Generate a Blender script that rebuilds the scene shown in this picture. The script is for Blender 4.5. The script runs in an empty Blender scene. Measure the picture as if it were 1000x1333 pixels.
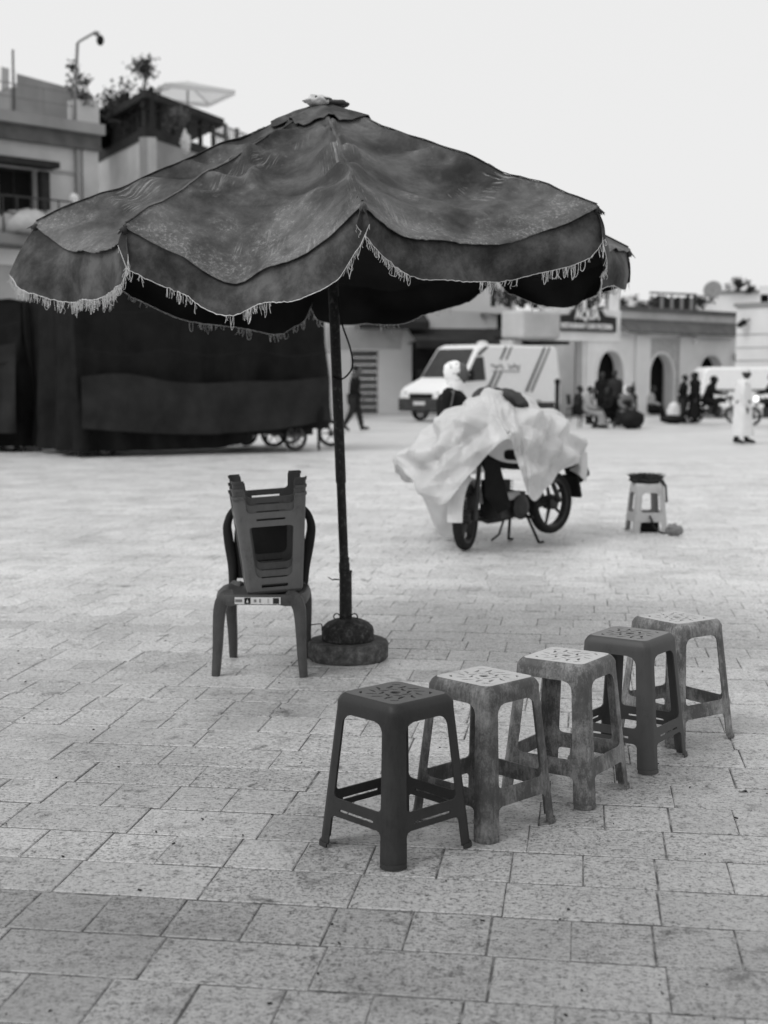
import bpy, bmesh, math, random
from math import sin, cos, pi, sqrt, radians, exp, atan2
from mathutils import Vector, Matrix, noise
from mathutils.geometry import delaunay_2d_cdt
R = random.Random(7)
scn = bpy.context.scene
COL = scn.collection

# ------------------------------------------------------------------ camera, sky, sun, exposure
CAM_H, FPX, HOR = 1.47, 1800.0, 490.0
TH = math.atan((666.5 - HOR) / FPX)
cam_d = bpy.data.cameras.new('camera')
cam = bpy.data.objects.new('camera', cam_d); COL.objects.link(cam)
cam.location = (0, 0, CAM_H); cam.rotation_euler = (pi / 2 - TH, 0, 0)
cam_d.sensor_fit = 'VERTICAL'; cam_d.sensor_height = 36.0; cam_d.lens = 36.0 * FPX / 1333.0
cam_d.clip_start = 0.05; cam_d.clip_end = 2000
cam_d.dof.use_dof = True; cam_d.dof.focus_distance = 5.0; cam_d.dof.aperture_fstop = 2.8
scn.camera = cam

w = bpy.data.worlds.new("World"); scn.world = w; w.use_nodes = True
nt = w.node_tree; nt.nodes.clear()
SUN_EL, SUN_AZ = radians(52), radians(238)
sky = nt.nodes.new('ShaderNodeTexSky'); sky.sky_type = 'NISHITA'; sky.sun_disc = False
sky.sun_elevation = SUN_EL; sky.sun_rotation = SUN_AZ; sky.dust_density = 4.0
bw = nt.nodes.new('ShaderNodeRGBToBW'); nt.links.new(sky.outputs[0], bw.inputs[0])
mx = nt.nodes.new('ShaderNodeMix'); mx.data_type = 'FLOAT'; mx.inputs[0].default_value = 0.90
nt.links.new(bw.outputs[0], mx.inputs[2]); mx.inputs[3].default_value = 8.7      # even cloud deck
bg = nt.nodes.new('ShaderNodeBackground'); bg.inputs[1].default_value = 0.1
nt.links.new(mx.outputs[0], bg.inputs[0])
wo = nt.nodes.new('ShaderNodeOutputWorld'); nt.links.new(bg.outputs[0], wo.inputs[0])

sd = bpy.data.lights.new('sun', 'SUN'); sd.energy = 1.5; sd.angle = radians(32); sd.color = (1, 1, 1)
sun = bpy.data.objects.new('sun', sd); COL.objects.link(sun)
_dir = Vector((sin(SUN_AZ) * cos(SUN_EL), cos(SUN_AZ) * cos(SUN_EL), sin(SUN_EL)))
sun.rotation_euler = _dir.to_track_quat('Z', 'Y').to_euler()
vs = scn.view_settings
vs.view_transform = 'Standard'; vs.look = 'None'; vs.exposure = 0.06; vs.gamma = 1.0; vs.use_curve_mapping = False
scn.render.engine = 'CYCLES'
scn.cycles.use_denoising = True
scn.cycles.max_bounces = 6

# ------------------------------------------------------------------ placing helpers
def at(px, py, Y):
    """world point seen at photo pixel (px,py) at world depth Y"""
    u = (px - 500) / FPX; v = (666.5 - py) / FPX
    d = Vector((u, cos(TH) + v * sin(TH), -sin(TH) + v * cos(TH)))
    return Vector((0, 0, CAM_H)) + d * (Y / d.y)
def gp(px, py, z=0.0):
    u = (px - 500) / FPX; v = (666.5 - py) / FPX
    d = Vector((u, cos(TH) + v * sin(TH), -sin(TH) + v * cos(TH)))
    t = (z - CAM_H) / d.z
    return Vector((0, 0, CAM_H)) + d * t

# ------------------------------------------------------------------ materials (all greys: black and white photograph)
MATS = {}
def nod(nt, t, **k):
    n = nt.nodes.new(t)
    for a, b in k.items(): setattr(n, a, b)
    return n
def ramp(nt, fac, stops):
    r = nt.nodes.new('ShaderNodeValToRGB'); nt.links.new(fac, r.inputs[0])
    el = r.color_ramp.elements
    while len(el) < len(stops): el.new(0.5)
    for e, (p, v) in zip(el, stops): e.position = p; e.color = (v, v, v, 1)
    return r.outputs[0]
def noi(nt, vec, scale, detail=4, rough=0.55, dist=0.0):
    n = nt.nodes.new('ShaderNodeTexNoise'); n.inputs['Scale'].default_value = scale
    n.inputs['Detail'].default_value = detail; n.inputs['Roughness'].default_value = rough
    n.inputs['Distortion'].default_value = dist
    nt.links.new(vec, n.inputs['Vector']); return n.outputs[0]
def mapping(nt, vec, scale=(1, 1, 1), rot=(0, 0, 0)):
    m = nt.nodes.new('ShaderNodeMapping'); m.inputs['Scale'].default_value = scale; m.inputs['Rotation'].default_value = rot
    nt.links.new(vec, m.inputs['Vector']); return m.outputs[0]
def mth(nt, op, a, b=None, clamp=False):
    m = nt.nodes.new('ShaderNodeMath'); m.operation = op; m.use_clamp = clamp
    for i, x in enumerate((a, b)):
        if x is None: continue
        if isinstance(x, (int, float)): m.inputs[i].default_value = x
        else: nt.links.new(x, m.inputs[i])
    return m.outputs[0]
def fmix(nt, fac, a, b):
    m = nt.nodes.new('ShaderNodeMix'); m.data_type = 'FLOAT'
    for i, x in ((0, fac), (2, a), (3, b)):
        if isinstance(x, (int, float)): m.inputs[i].default_value = x
        else: nt.links.new(x, m.inputs[i])
    return m.outputs[0]
def bump(nt, h, strength, dist=0.01):
    b = nt.nodes.new('ShaderNodeBump'); b.inputs['Strength'].default_value = strength; b.inputs['Distance'].default_value = dist
    nt.links.new(h, b.inputs['Height']); return b.outputs[0]
def newmat(name):
    m = bpy.data.materials.new(name); m.use_nodes = True; nt = m.node_tree; nt.nodes.clear()
    p = nt.nodes.new('ShaderNodeBsdfPrincipled'); o = nt.nodes.new('ShaderNodeOutputMaterial')
    nt.links.new(p.outputs[0], o.inputs[0])
    g = nt.nodes.new('ShaderNodeNewGeometry')
    MATS[name] = m
    return m, nt, p, g.outputs['Position']
def mat(name, v, rough=0.7, var=0.25, scale=6.0, bmp=0.0, bscale=60.0, spec=None, metal=0.0):
    if spec is None: spec = 0.10 if v < 0.06 else (0.25 if v < 0.3 else 0.4)
    m, nt, p, pos = newmat(name)
    n = noi(nt, pos, scale, 6, 0.6)
    c = ramp(nt, n, [(0.25, v * (1 - var)), (0.75, v * (1 + var))])
    nt.links.new(c, p.inputs['Base Color'])
    p.inputs['Roughness'].default_value = rough; p.inputs['Specular IOR Level'].default_value = spec
    p.inputs['Metallic'].default_value = metal
    if bmp: nt.links.new(bump(nt, noi(nt, pos, bscale, 4), bmp), p.inputs['Normal'])
    return m
def plastic(name, v, wear, wv, rough=0.45):
    """moulded plastic with dusty scuffs and vertical scratches"""
    m, nt, p, pos = newmat(name)
    a = noi(nt, pos, 9, 6, 0.65)
    b = noi(nt, mapping(nt, pos, (90, 90, 22)), 1.0, 6, 0.75)
    c = noi(nt, pos, 160, 2)
    k = mth(nt, 'ADD', mth(nt, 'MULTIPLY', a, 0.6), mth(nt, 'MULTIPLY', b, 0.4))
    k = mth(nt, 'ADD', k, mth(nt, 'MULTIPLY', mth(nt, 'SUBTRACT', c, 0.5), 0.15))
    col = ramp(nt, k, [(0.34, v * 0.7), (0.46, v), (0.57, v + (wv - v) * wear * 0.45), (0.70, v + (wv - v) * wear)])
    nt.links.new(col, p.inputs['Base Color'])
    nt.links.new(ramp(nt, k, [(0.4, rough), (0.62, min(1, rough + 0.3 * wear + 0.05))]), p.inputs['Roughness'])
    p.inputs['Specular IOR Level'].default_value = 0.22
    nt.links.new(bump(nt, noi(nt, pos, 220, 3), 0.12, 0.002), p.inputs['Normal'])
    return m

def stone_mat(name, obj_col):
    m, nt, p, pos = newmat(name)
    g = nod(nt, 'ShaderNodeNewGeometry')
    oi = nod(nt, 'ShaderNodeObjectInfo')
    # speckle of the washed stone face
    s1 = noi(nt, pos, 75, 3, 0.7)
    s2 = noi(nt, pos, 170, 2, 0.6)
    s3 = noi(nt, pos, 30, 5, 0.8)
    sp = mth(nt, 'ADD', mth(nt, 'MULTIPLY', s1, 0.42), mth(nt, 'ADD', mth(nt, 'MULTIPLY', s2, 0.24), mth(nt, 'MULTIPLY', s3, 0.34)))
    wn = nod(nt, 'ShaderNodeTexWhiteNoise'); nt.links.new(oi.outputs['Random'] if obj_col else g.outputs['Random Per Island'], wn.inputs[0] if False else wn.inputs['Vector'])
    spv = mth(nt, 'ADD', sp, mth(nt, 'MULTIPLY', mth(nt, 'SUBTRACT', wn.outputs['Value'], 0.6), 0.022 if obj_col else 0.012))
    speck = ramp(nt, spv, [(0.41, 0.20), (0.455, 0.62), (0.505, 1.0), (0.60, 1.22)])
    st = noi(nt, pos, 1.3, 5, 0.62, 0.4)
    stain = ramp(nt, st, [(0.33, 0.78), (0.46, 0.95), (0.60, 1.05)])
    bl = noi(nt, pos, 7.5, 6, 0.75, 0.4)
    blot = ramp(nt, bl, [(0.32, 0.34), (0.385, 0.74), (0.45, 1.0)])
    if obj_col:
        tone = nt.nodes.new('ShaderNodeRGBToBW'); nt.links.new(oi.outputs['Color'], tone.inputs[0]); tone = tone.outputs[0]
    else:
        tone = fmix(nt, g.outputs['Random Per Island'], 0.90, 1.10)
    c = mth(nt, 'MULTIPLY', mth(nt, 'MULTIPLY', speck, stain), mth(nt, 'MULTIPLY', blot, tone))
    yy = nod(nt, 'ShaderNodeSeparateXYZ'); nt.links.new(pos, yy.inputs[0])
    # painted falloff: stone darkens towards the camera, standing in for vignette and grazing sheen
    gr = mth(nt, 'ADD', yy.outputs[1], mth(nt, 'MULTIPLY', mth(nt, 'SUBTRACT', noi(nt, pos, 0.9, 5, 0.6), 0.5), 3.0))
    falloff = nod(nt, 'ShaderNodeMapRange'); nt.links.new(gr, falloff.inputs[0])
    falloff.inputs[1].default_value = 2.5; falloff.inputs[2].default_value = 9.0; falloff.inputs[3].default_value = 0.275; falloff.inputs[4].default_value = 0.60
    c = mth(nt, 'MULTIPLY', c, falloff.outputs[0])
    nt.links.new(c, p.inputs['Base Color'])
    p.inputs['Roughness'].default_value = 0.46; p.inputs['Specular IOR Level'].default_value = 0.75
    nt.links.new(bump(nt, sp, 0.45, 0.006), p.inputs['Normal'])
    return m
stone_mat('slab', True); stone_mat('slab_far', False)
m, nt, p, pos = newmat('ground_far')
b = noi(nt, pos, 0.35, 5, 0.6); b2 = noi(nt, mapping(nt, pos, (1, 1, 1), (0, 0, 0.14)), 3.0, 4)
nt.links.new(mth(nt, 'MULTIPLY', ramp(nt, b, [(0.3, 0.46), (0.65, 0.57)]), ramp(nt, b2, [(0.3, 0.9), (0.7, 1.05)])), p.inputs['Base Color'])
p.inputs['Roughness'].default_value = 0.46; p.inputs['Specular IOR Level'].default_value = 0.75
m, nt, p, pos = newmat('joint')        # patchy sandy grit; lightening with distance is painted in, following the slabs' falloff
yy = nod(nt, 'ShaderNodeSeparateXYZ'); nt.links.new(pos, yy.inputs[0])
falloff = nod(nt, 'ShaderNodeMapRange'); nt.links.new(mth(nt, 'ADD', yy.outputs[1], mth(nt, 'MULTIPLY', noi(nt, pos, 2.0, 4), 4.0)), falloff.inputs[0])
falloff.inputs[1].default_value = 7.0; falloff.inputs[2].default_value = 14.0; falloff.inputs[3].default_value = 0.085; falloff.inputs[4].default_value = 0.36
nt.links.new(mth(nt, 'MULTIPLY', falloff.outputs[0], ramp(nt, noi(nt, pos, 11, 5, .7), [(.38, .5), (.5, 1.0), (.62, 2.6)])), p.inputs['Base Color']); p.inputs['Roughness'].default_value = 0.95

# worn canopy cloth, uses the panel's own uv (u along the rim, v from apex to rim)
m, nt, p, pos = newmat('canopy')
uvn = nod(nt, 'ShaderNodeUVMap'); uvn.uv_map = 'uv'; uv = uvn.outputs[0]
sx = nod(nt, 'ShaderNodeSeparateXYZ'); nt.links.new(uv, sx.inputs[0])
base = ramp(nt, noi(nt, pos, 2.6, 7, 0.68, 0.1), [(0.36, 0.012), (0.47, 0.030), (0.62, 0.080)])
patch = noi(nt, pos, 3.1, 4, 0.6, 0.1)
patch2 = noi(nt, mapping(nt, pos, (1, 1, 1), (1, 2, 3)), 5.0, 6, 0.7, 0.1)
streak = noi(nt, mapping(nt, uv, (85, 8, 1), (0, 0, 0.18)), 1.0, 6, 0.75)
cross_ = noi(nt, mapping(nt, uv, (14, 100, 1), (0, 0, -0.35)), 1.0, 5, 0.75)
fine = noi(nt, pos, 60, 8, 0.85)
low = ramp(nt, sx.outputs[1], [(0.55, 0.0), (0.98, 0.16)])
m1 = ramp(nt, patch, [(0.56, 0.0), (0.66, 1.0)])
sc = mth(nt, 'MULTIPLY', ramp(nt, streak, [(0.52, 0.0), (0.60, 0.6)]), m1)
lowm = ramp(nt, mth(nt, 'ADD', patch2, low), [(0.58, 0.0), (0.74, 1.0)])
mot = mth(nt, 'MULTIPLY', ramp(nt, fine, [(0.51, 0.0), (0.60, 0.55)]), lowm)
cs_ = mth(nt, 'MULTIPLY', ramp(nt, cross_, [(0.60, 0.0), (0.70, 0.5)]), lowm)
spk = mth(nt, 'MULTIPLY', ramp(nt, fine, [(0.655, 0.0), (0.72, 1.0)]), 0.45)
fl = mth(nt, 'MAXIMUM', mth(nt, 'MAXIMUM', sc, mot), mth(nt, 'MAXIMUM', cs_, spk))
dust = mth(nt, 'MULTIPLY', ramp(nt, mth(nt, 'ADD', patch2, low), [(0.46, 0.0), (0.78, 1.0)]), 0.065)
col = mth(nt, 'ADD', base, dust)
col = fmix(nt, fl, col, 0.38)
nt.links.new(col, p.inputs['Base Color'])
p.inputs['Roughness'].default_value = 0.6; p.inputs['Specular IOR Level'].default_value = 0.25
nt.links.new(bump(nt, mth(nt, 'ADD', noi(nt, pos, 420, 2), mth(nt, 'MULTIPLY', noi(nt, pos, 22, 4), 1.2)), 0.22, 0.006), p.inputs['Normal'])
m, nt, p, pos = newmat('valance')
base = ramp(nt, noi(nt, pos, 5, 7, 0.7, 0.1), [(0.36, 0.022), (0.48, 0.050), (0.64, 0.110)])
spk = ramp(nt, noi(nt, pos, 55, 5, 0.8), [(0.64, 0.0), (0.74, 0.6)])
spk = mth(nt, 'MULTIPLY', spk, ramp(nt, noi(nt, pos, 6, 3), [(0.45, 0), (0.62, 1)]))
nt.links.new(fmix(nt, spk, base, 0.36), p.inputs['Base Color'])
p.inputs['Roughness'].default_value = 0.65; p.inputs['Specular IOR Level'].default_value = 0.15
nt.links.new(bump(nt, noi(nt, pos, 30, 5), 0.2, 0.006), p.inputs['Normal'])
mat('underside_shade', 0.016, 0.9, 0.3, 5)  # cloth undersides painted near black in place of shade
mat('thread', 0.62, 0.9, 0.35, 40)
mat('seam', 0.05, 0.7, 0.4, 30)
m, nt, p, pos = newmat('plastic_sheet')
nt.links.new(ramp(nt, noi(nt, pos, 2.2, 5, 0.6), [(0.3, 0.48), (0.7, 0.70)]), p.inputs['Base Color'])
p.inputs['Roughness'].default_value = 0.38; p.inputs['Specular IOR Level'].default_value = 0.5
p.inputs['Subsurface Weight'].default_value = 0.0
rg = nod(nt, 'ShaderNodeTexNoise', noise_type='RIDGED_MULTIFRACTAL'); rg.inputs['Scale'].default_value = 3.2; rg.inputs['Detail'].default_value = 3; nt.links.new(pos, rg.inputs['Vector'])
nt.links.new(bump(nt, rg.outputs[0], 0.45, 0.05), p.inputs['Normal'])
tr = nod(nt, 'ShaderNodeBsdfTranslucent'); tr.inputs[0].default_value = (0.8, 0.8, 0.8, 1)
ms = nod(nt, 'ShaderNodeMixShader'); ms.inputs[0].default_value = 0.22
out = [n for n in nt.nodes if n.type == 'OUTPUT_MATERIAL'][0]
nt.links.new(p.outputs[0], ms.inputs[1]); nt.links.new(tr.outputs[0], ms.inputs[2]); nt.links.new(ms.outputs[0], out.inputs[0])
m, nt, p, pos = newmat('canvas_white'); p.inputs['Base Color'].default_value = (.75, .75, .75, 1); p.inputs['Roughness'].default_value = .9
tr = nod(nt, 'ShaderNodeBsdfTranslucent'); tr.inputs[0].default_value = (0.85, 0.85, 0.85, 1)
ms = nod(nt, 'ShaderNodeMixShader'); ms.inputs[0].default_value = 0.5
out = [n for n in nt.nodes if n.type == 'OUTPUT_MATERIAL'][0]
nt.links.new(p.outputs[0], ms.inputs[1]); nt.links.new(tr.outputs[0], ms.inputs[2]); nt.links.new(ms.outputs[0], out.inputs[0])
mat('wrap', 0.55, 0.35, 0.5, 25, 0.5, 60)
m, nt, p, pos = newmat('rust_pole')
nt.links.new(ramp(nt, noi(nt, pos, 38, 6, 0.75), [(0.35, 0.010), (0.55, 0.020), (0.66, 0.07), (0.74, 0.22)]), p.inputs['Base Color'])
p.inputs['Specular IOR Level'].default_value = 0.2; p.inputs['Roughness'].default_value = 0.6; nt.links.new(bump(nt, noi(nt, pos, 90, 4), 0.4, 0.004), p.inputs['Normal'])
m, nt, p, pos = newmat('base_metal')
nt.links.new(ramp(nt, noi(nt, pos, 30, 6, 0.75), [(0.35, 0.012), (0.52, 0.03), (0.64, 0.09), (0.75, 0.28)]), p.inputs['Base Color'])
p.inputs['Specular IOR Level'].default_value = 0.2; p.inputs['Roughness'].default_value = 0.7; nt.links.new(bump(nt, noi(nt, pos, 60, 5), 0.7, 0.006), p.inputs['Normal'])
m, nt, p, pos = newmat('base_concrete')
nt.links.new(ramp(nt, noi(nt, pos, 26, 6, 0.75), [(0.32, 0.03), (0.52, 0.085), (0.68, 0.17)]), p.inputs['Base Color'])
p.inputs['Specular IOR Level'].default_value = 0.2; p.inputs['Roughness'].default_value = 0.85; nt.links.new(bump(nt, noi(nt, pos, 70, 5), 0.6, 0.006), p.inputs['Normal'])

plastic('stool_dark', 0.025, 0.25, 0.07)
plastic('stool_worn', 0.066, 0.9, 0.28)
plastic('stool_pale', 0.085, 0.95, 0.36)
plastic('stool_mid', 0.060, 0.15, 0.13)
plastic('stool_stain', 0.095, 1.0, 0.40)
plastic('stack_light', 0.12, 0.3, 0.20)
plastic('stack_mid', 0.09, 0.3, 0.17)
plastic('stack_dark', 0.06, 0.3, 0.12)
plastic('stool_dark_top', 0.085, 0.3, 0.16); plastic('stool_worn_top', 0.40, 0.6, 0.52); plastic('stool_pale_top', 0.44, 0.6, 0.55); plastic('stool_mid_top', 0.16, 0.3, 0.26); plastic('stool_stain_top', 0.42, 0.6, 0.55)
plastic('far_stool', 0.42, 0.5, 0.55)
plastic('chair', 0.058, 0.3, 0.16, 0.38)
mat('chair_back', 0.022, 0.45, 0.3)
mat('white', 0.80, 0.5, 0.05); mat('offwhite', 0.62, 0.7, 0.1)
mat('black', 0.012, 0.6, 0.3); mat('dark', 0.03, 0.7, 0.3); mat('charcoal', 0.055, 0.75, 0.3)
mat('grey', 0.18, 0.7, 0.2); mat('lightgrey', 0.4, 0.7, 0.15)
mat('rubber', 0.022, 0.8, 0.3, 30); mat('chrome', 0.22, 0.4, 0.2, metal=0.7); mat('dark_metal', 0.05, 0.45, 0.3, metal=0.4)
mat('fur', 0.045, 0.95, 0.6, 18, 0.8, 60)
mat('tarp', 0.010, 0.75, 0.45, 3); mat('tarp_grey', 0.021, 0.7, 0.3, 3)
mat('plaster_pale', 0.72, 0.9, 0.10, 0.7, 0.2, 12); mat('plaster_mid', 0.46, 0.9, 0.2, 0.8, 0.2, 12)
mat('plaster_warm', 0.43, 0.9, 0.22, 0.9, 0.25, 10); mat('plaster_grey', 0.26, 0.9, 0.18, 1.0)
mat('plaster_arch', 0.74, 0.9, 0.12, 1.0, 0.2, 10); mat('carved', 0.42, 0.95, 0.35, 9, 0.6, 14)
mat('tile_roof', 0.10, 0.9, 0.35, 2.5); mat('tile_dado', 0.11, 0.5, 0.4, 6); mat('wood_dark', 0.03, 0.8, 0.4, 4)
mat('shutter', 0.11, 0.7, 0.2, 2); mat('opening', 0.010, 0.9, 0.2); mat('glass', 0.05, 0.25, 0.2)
mat('foliage', 0.055, 0.85, 0.5, 3); mat('foliage_pale', 0.12, 0.85, 0.4, 4); mat('bark', 0.06, 0.9, 0.3)
mat('awning', 0.035, 0.85, 0.3, 2); mat('van_white', 0.78, 0.35, 0.04); mat('stripe', 0.03, 0.5, 0.1); mat('stripe_pale', 0.14, 0.5, 0.1)
mat('skin', 0.10, 0.6, 0.15); mat('skin_dark', 0.045, 0.6, 0.15)
mat('robe_white', 0.66, 0.85, 0.08); mat('robe_grey', 0.27, 0.85, 0.15); mat('robe_mid', 0.14, 0.85, 0.2)
mat('cloth_black', 0.011, 0.85, 0.3); mat('cloth_dark', 0.028, 0.85, 0.3); mat('hair', 0.012, 0.6, 0.3)
m, nt, p, pos = newmat('scarf')      # white headscarf with small grey spots
v = nod(nt, 'ShaderNodeTexVoronoi'); v.inputs['Scale'].default_value = 26; nt.links.new(pos, v.inputs['Vector'])
nt.links.new(ramp(nt, v.outputs['Distance'], [(0.22, 0.35), (0.32, 0.82)]), p.inputs['Base Color']); p.inputs['Roughness'].default_value = 0.8
mat('leaf_dry', 0.35, 0.8, 0.3, 40)
m, nt, p, pos = newmat('lamp_glow'); p.inputs['Base Color'].default_value = (.9, .9, .9, 1)
p.inputs['Emission Color'].default_value = (1, 1, 1, 1); p.inputs['Emission Strength'].default_value = 1.6

# ------------------------------------------------------------------ mesh helpers
def obj(name, verts, faces, mt, parent=None, smooth=None, uvs=None):
    me = bpy.data.meshes.new(name); me.from_pydata([tuple(v) for v in verts], [], faces)
    if uvs:
        l = me.uv_layers.new(name='uv')
        for poly in me.polygons:
            for li in poly.loop_indices: l.data[li].uv = uvs[me.loops[li].vertex_index]
    if mt: me.materials.append(MATS[mt])
    if smooth is not None:
        for q in me.polygons: q.use_smooth = True
        if smooth < 3: me.set_sharp_from_angle(angle=smooth)
    me.update()
    o = bpy.data.objects.new(name, me); COL.objects.link(o)
    if parent: o.parent = parent
    return o
class MB:
    def __init__(s): s.v = []; s.f = []
    def add(s, vs, fs):
        k = len(s.v); s.v += [Vector(v) for v in vs]; s.f += [tuple(i + k for i in f) for f in fs]; return s
    def box(s, c, d, M=None):
        x, y, z = (a / 2 for a in d); c = Vector(c)
        vs = [Vector((i * x, j * y, k * z)) for i in (-1, 1) for j in (-1, 1) for k in (-1, 1)]
        if M is not None: vs = [M @ v for v in vs]
        return s.add([v + c for v in vs], [(0, 1, 3, 2), (4, 6, 7, 5), (0, 4, 5, 1), (2, 3, 7, 6), (0, 2, 6, 4), (1, 5, 7, 3)])
    def tube(s, path, r, n=8, flat=(1, 1), cap=True, closed=False):
        P = [Vector(p) for p in path]; m = len(P)
        rs = r if isinstance(r, (list, tuple)) else [r] * m
        prev = None; vs = []
        for i in range(m):
            a = P[(i - 1) % m] if (i > 0 or closed) else P[i]; b = P[(i + 1) % m] if (i < m - 1 or closed) else P[i]
            t = (b - a).normalized() if (b - a).length > 1e-9 else Vector((0, 0, 1))
            if prev is None:
                up = Vector((0, 0, 1)) if abs(t.z) < 0.9 else Vector((0, 1, 0))
                x = t.cross(up).normalized()
            else:
                x = (prev - t * prev.dot(t)).normalized()
            prev = x; y = t.cross(x)
            for k in range(n):
                an = 2 * pi * k / n
                vs.append(P[i] + x * cos(an) * rs[i] * flat[0] + y * sin(an) * rs[i] * flat[1])
        fs = []
        for i in range(m if closed else m - 1):
            j = (i + 1) % m
            for k in range(n):
                l = (k + 1) % n
                fs.append((i * n + k, i * n + l, j * n + l, j * n + k))
        if cap and not closed: fs += [tuple(range(n))[::-1], tuple((m - 1) * n + k for k in range(n))]
        return s.add(vs, fs)
    def lathe(s, prof, n=24, c=(0, 0, 0), M=None):
        c = Vector(c); vs = []
        for (r, z) in prof:
            for k in range(n):
                v = Vector((r * cos(2 * pi * k / n), r * sin(2 * pi * k / n), z))
                if M is not None: v = M @ v
                vs.append(v + c)
        fs = []
        for i in range(len(prof) - 1):
            for k in range(n):
                l = (k + 1) % n; fs.append((i * n + k, i * n + l, (i + 1) * n + l, (i + 1) * n + k))
        fs += [tuple(range(n))[::-1], tuple((len(prof) - 1) * n + k for k in range(n))]
        return s.add(vs, fs)
    def loft(s, path, rx, ry, n=14, side=(0, 1, 0), fold=0.0, nf=7):
        """elliptic sections along a path in the plane normal to side; rx across (side), ry in plane"""
        P = [Vector(p) for p in path]; S = Vector(side).normalized(); vs = []; m = len(P)
        for i in range(m):
            t = (P[min(i + 1, m - 1)] - P[max(i - 1, 0)]).normalized(); q = S.cross(t).normalized()
            for k in range(n):
                an = 2 * pi * k / n; f = 1 + fold * (i / (m - 1)) * sin(nf * an + i * 0.4)
                vs.append(P[i] + S * cos(an) * rx[i] * f + q * sin(an) * ry[i] * f)
        fs = []
        for i in range(m - 1):
            for k in range(n):
                l = (k + 1) % n; fs.append((i * n + k, i * n + l, (i + 1) * n + l, (i + 1) * n + k))
        fs += [tuple(range(n))[::-1], tuple((m - 1) * n + k for k in range(n))]
        return s.add(vs, fs)
    def ball(s, c, r, n=12, m=8, M=None):
        c = Vector(c); rr = Vector(r) if not isinstance(r, (int, float)) else Vector((r, r, r)); vs = []
        for i in range(m + 1):
            a = -pi / 2 + pi * i / m; ca = max(cos(a), 0.02)
            for k in range(n):
                v = Vector((rr.x * ca * cos(2 * pi * k / n), rr.y * ca * sin(2 * pi * k / n), rr.z * sin(a)))
                if M is not None: v = M @ v
                vs.append(c + v)
        fs = [(i * n + k, i * n + (k + 1) % n, (i + 1) * n + (k + 1) % n, (i + 1) * n + k) for i in range(m) for k in range(n)]
        fs += [tuple(range(n))[::-1], tuple(m * n + k for k in range(n))]
        return s.add(vs, fs)
    def prism(s, poly, fn, d):
        """poly 2d list -> fn(u,v,w) with w 0..d"""
        n = len(poly); vs = [fn(u, v, 0) for u, v in poly] + [fn(u, v, d) for u, v in poly]
        fs = [tuple(range(n))[::-1], tuple(range(n, 2 * n))] + [(i, (i + 1) % n, (i + 1) % n + n, i + n) for i in range(n)]
        return s.add(vs, fs)
    def build(s, name, mt, parent=None, smooth=None, bevel=0.0, seg=2):
        o = obj(name, s.v, s.f, mt, parent, smooth)
        if bevel:
            b = o.modifiers.new('bevel', 'BEVEL'); b.width = bevel; b.segments = seg; b.limit_method = 'ANGLE'; b.angle_limit = radians(40)
        return o
def tag(o, label=None, cat=None, group=None, kind=None):
    for k, v in (('label', label), ('category', cat), ('group', group), ('kind', kind)):
        if v: o[k] = v
    return o
def empty(name, loc=(0, 0, 0), rz=0.0, label=None, cat=None, group=None):
    o = bpy.data.objects.new(name, None); COL.objects.link(o); o.location = loc; o.rotation_euler = (0, 0, rz)
    o.empty_display_size = 0.1
    return tag(o, label, cat, group)
def solid(o, t, off=0.0):
    m = o.modifiers.new('thick', 'SOLIDIFY'); m.thickness = t; m.offset = off; m.use_even_offset = False
    if o.data.polygons and o.data.polygons[0].use_smooth:
        e_ = o.modifiers.new('split', 'EDGE_SPLIT'); e_.split_angle = radians(50)
    return o
def copy_tree(o, parent=None):
    c = o.copy(); COL.objects.link(c)
    if parent: c.parent = parent
    for ch in list(o.children): copy_tree(ch, c)
    return c
def retint(o, mt):
    for ch in o.children:
        if ch.type == 'MESH' and ch.material_slots:
            ch.material_slots[0].link = 'OBJECT'; ch.material_slots[0].material = MATS[mt]
def smoothstep(a, b, x):
    x = max(0, min(1, (x - a) / (b - a))); return x * x * (3 - 2 * x)
def keyed(keys, s):
    for (a, b) in zip(keys, keys[1:]):
        if s <= b[0]:
            f = (s - a[0]) / max(1e-6, b[0] - a[0]); f = f * f * (3 - 2 * f) * 0.5 + f * 0.5
            return tuple(x + (y - x) * f for x, y in zip(a[1:], b[1:]))
    return keys[-1][1:]
def nz(x, y, z=0.0): return noise.noise(Vector((x, y, z)))
def cr(p0, p1, p2, p3, t):
    return 0.5 * ((2 * p1) + (p2 - p0) * t + (2 * p0 - 5 * p1 + 4 * p2 - p3) * t * t + (3 * p1 - p0 - 3 * p2 + p3) * t ** 3)
def spline(P, n, closed=False):
    P = [Vector(p) for p in P]; m = len(P); out = []
    for i in range(m if closed else m - 1):
        g = (lambda k: P[k % m]) if closed else (lambda k: P[max(0, min(m - 1, k))])
        for j in range(n): out.append(cr(g(i - 1), g(i), g(i + 1), g(i + 2), j / n))
    if not closed: out.append(P[-1])
    return out
def crumple(mb, c, r, seed, n=26, m=18, amp=.35):
    k0 = len(mb.v); mb.ball(c, r, n, m)
    for v in mb.v[k0:]:
        d = v - Vector(c)
        f = 1 + amp * (abs(nz(d.x * 14 + seed, d.y * 14, d.z * 14)) - .25) + amp * .5 * nz(d.x * 34 + seed, d.y * 34, d.z * 34)
        v -= d * (1 - f)
    return mb
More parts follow.
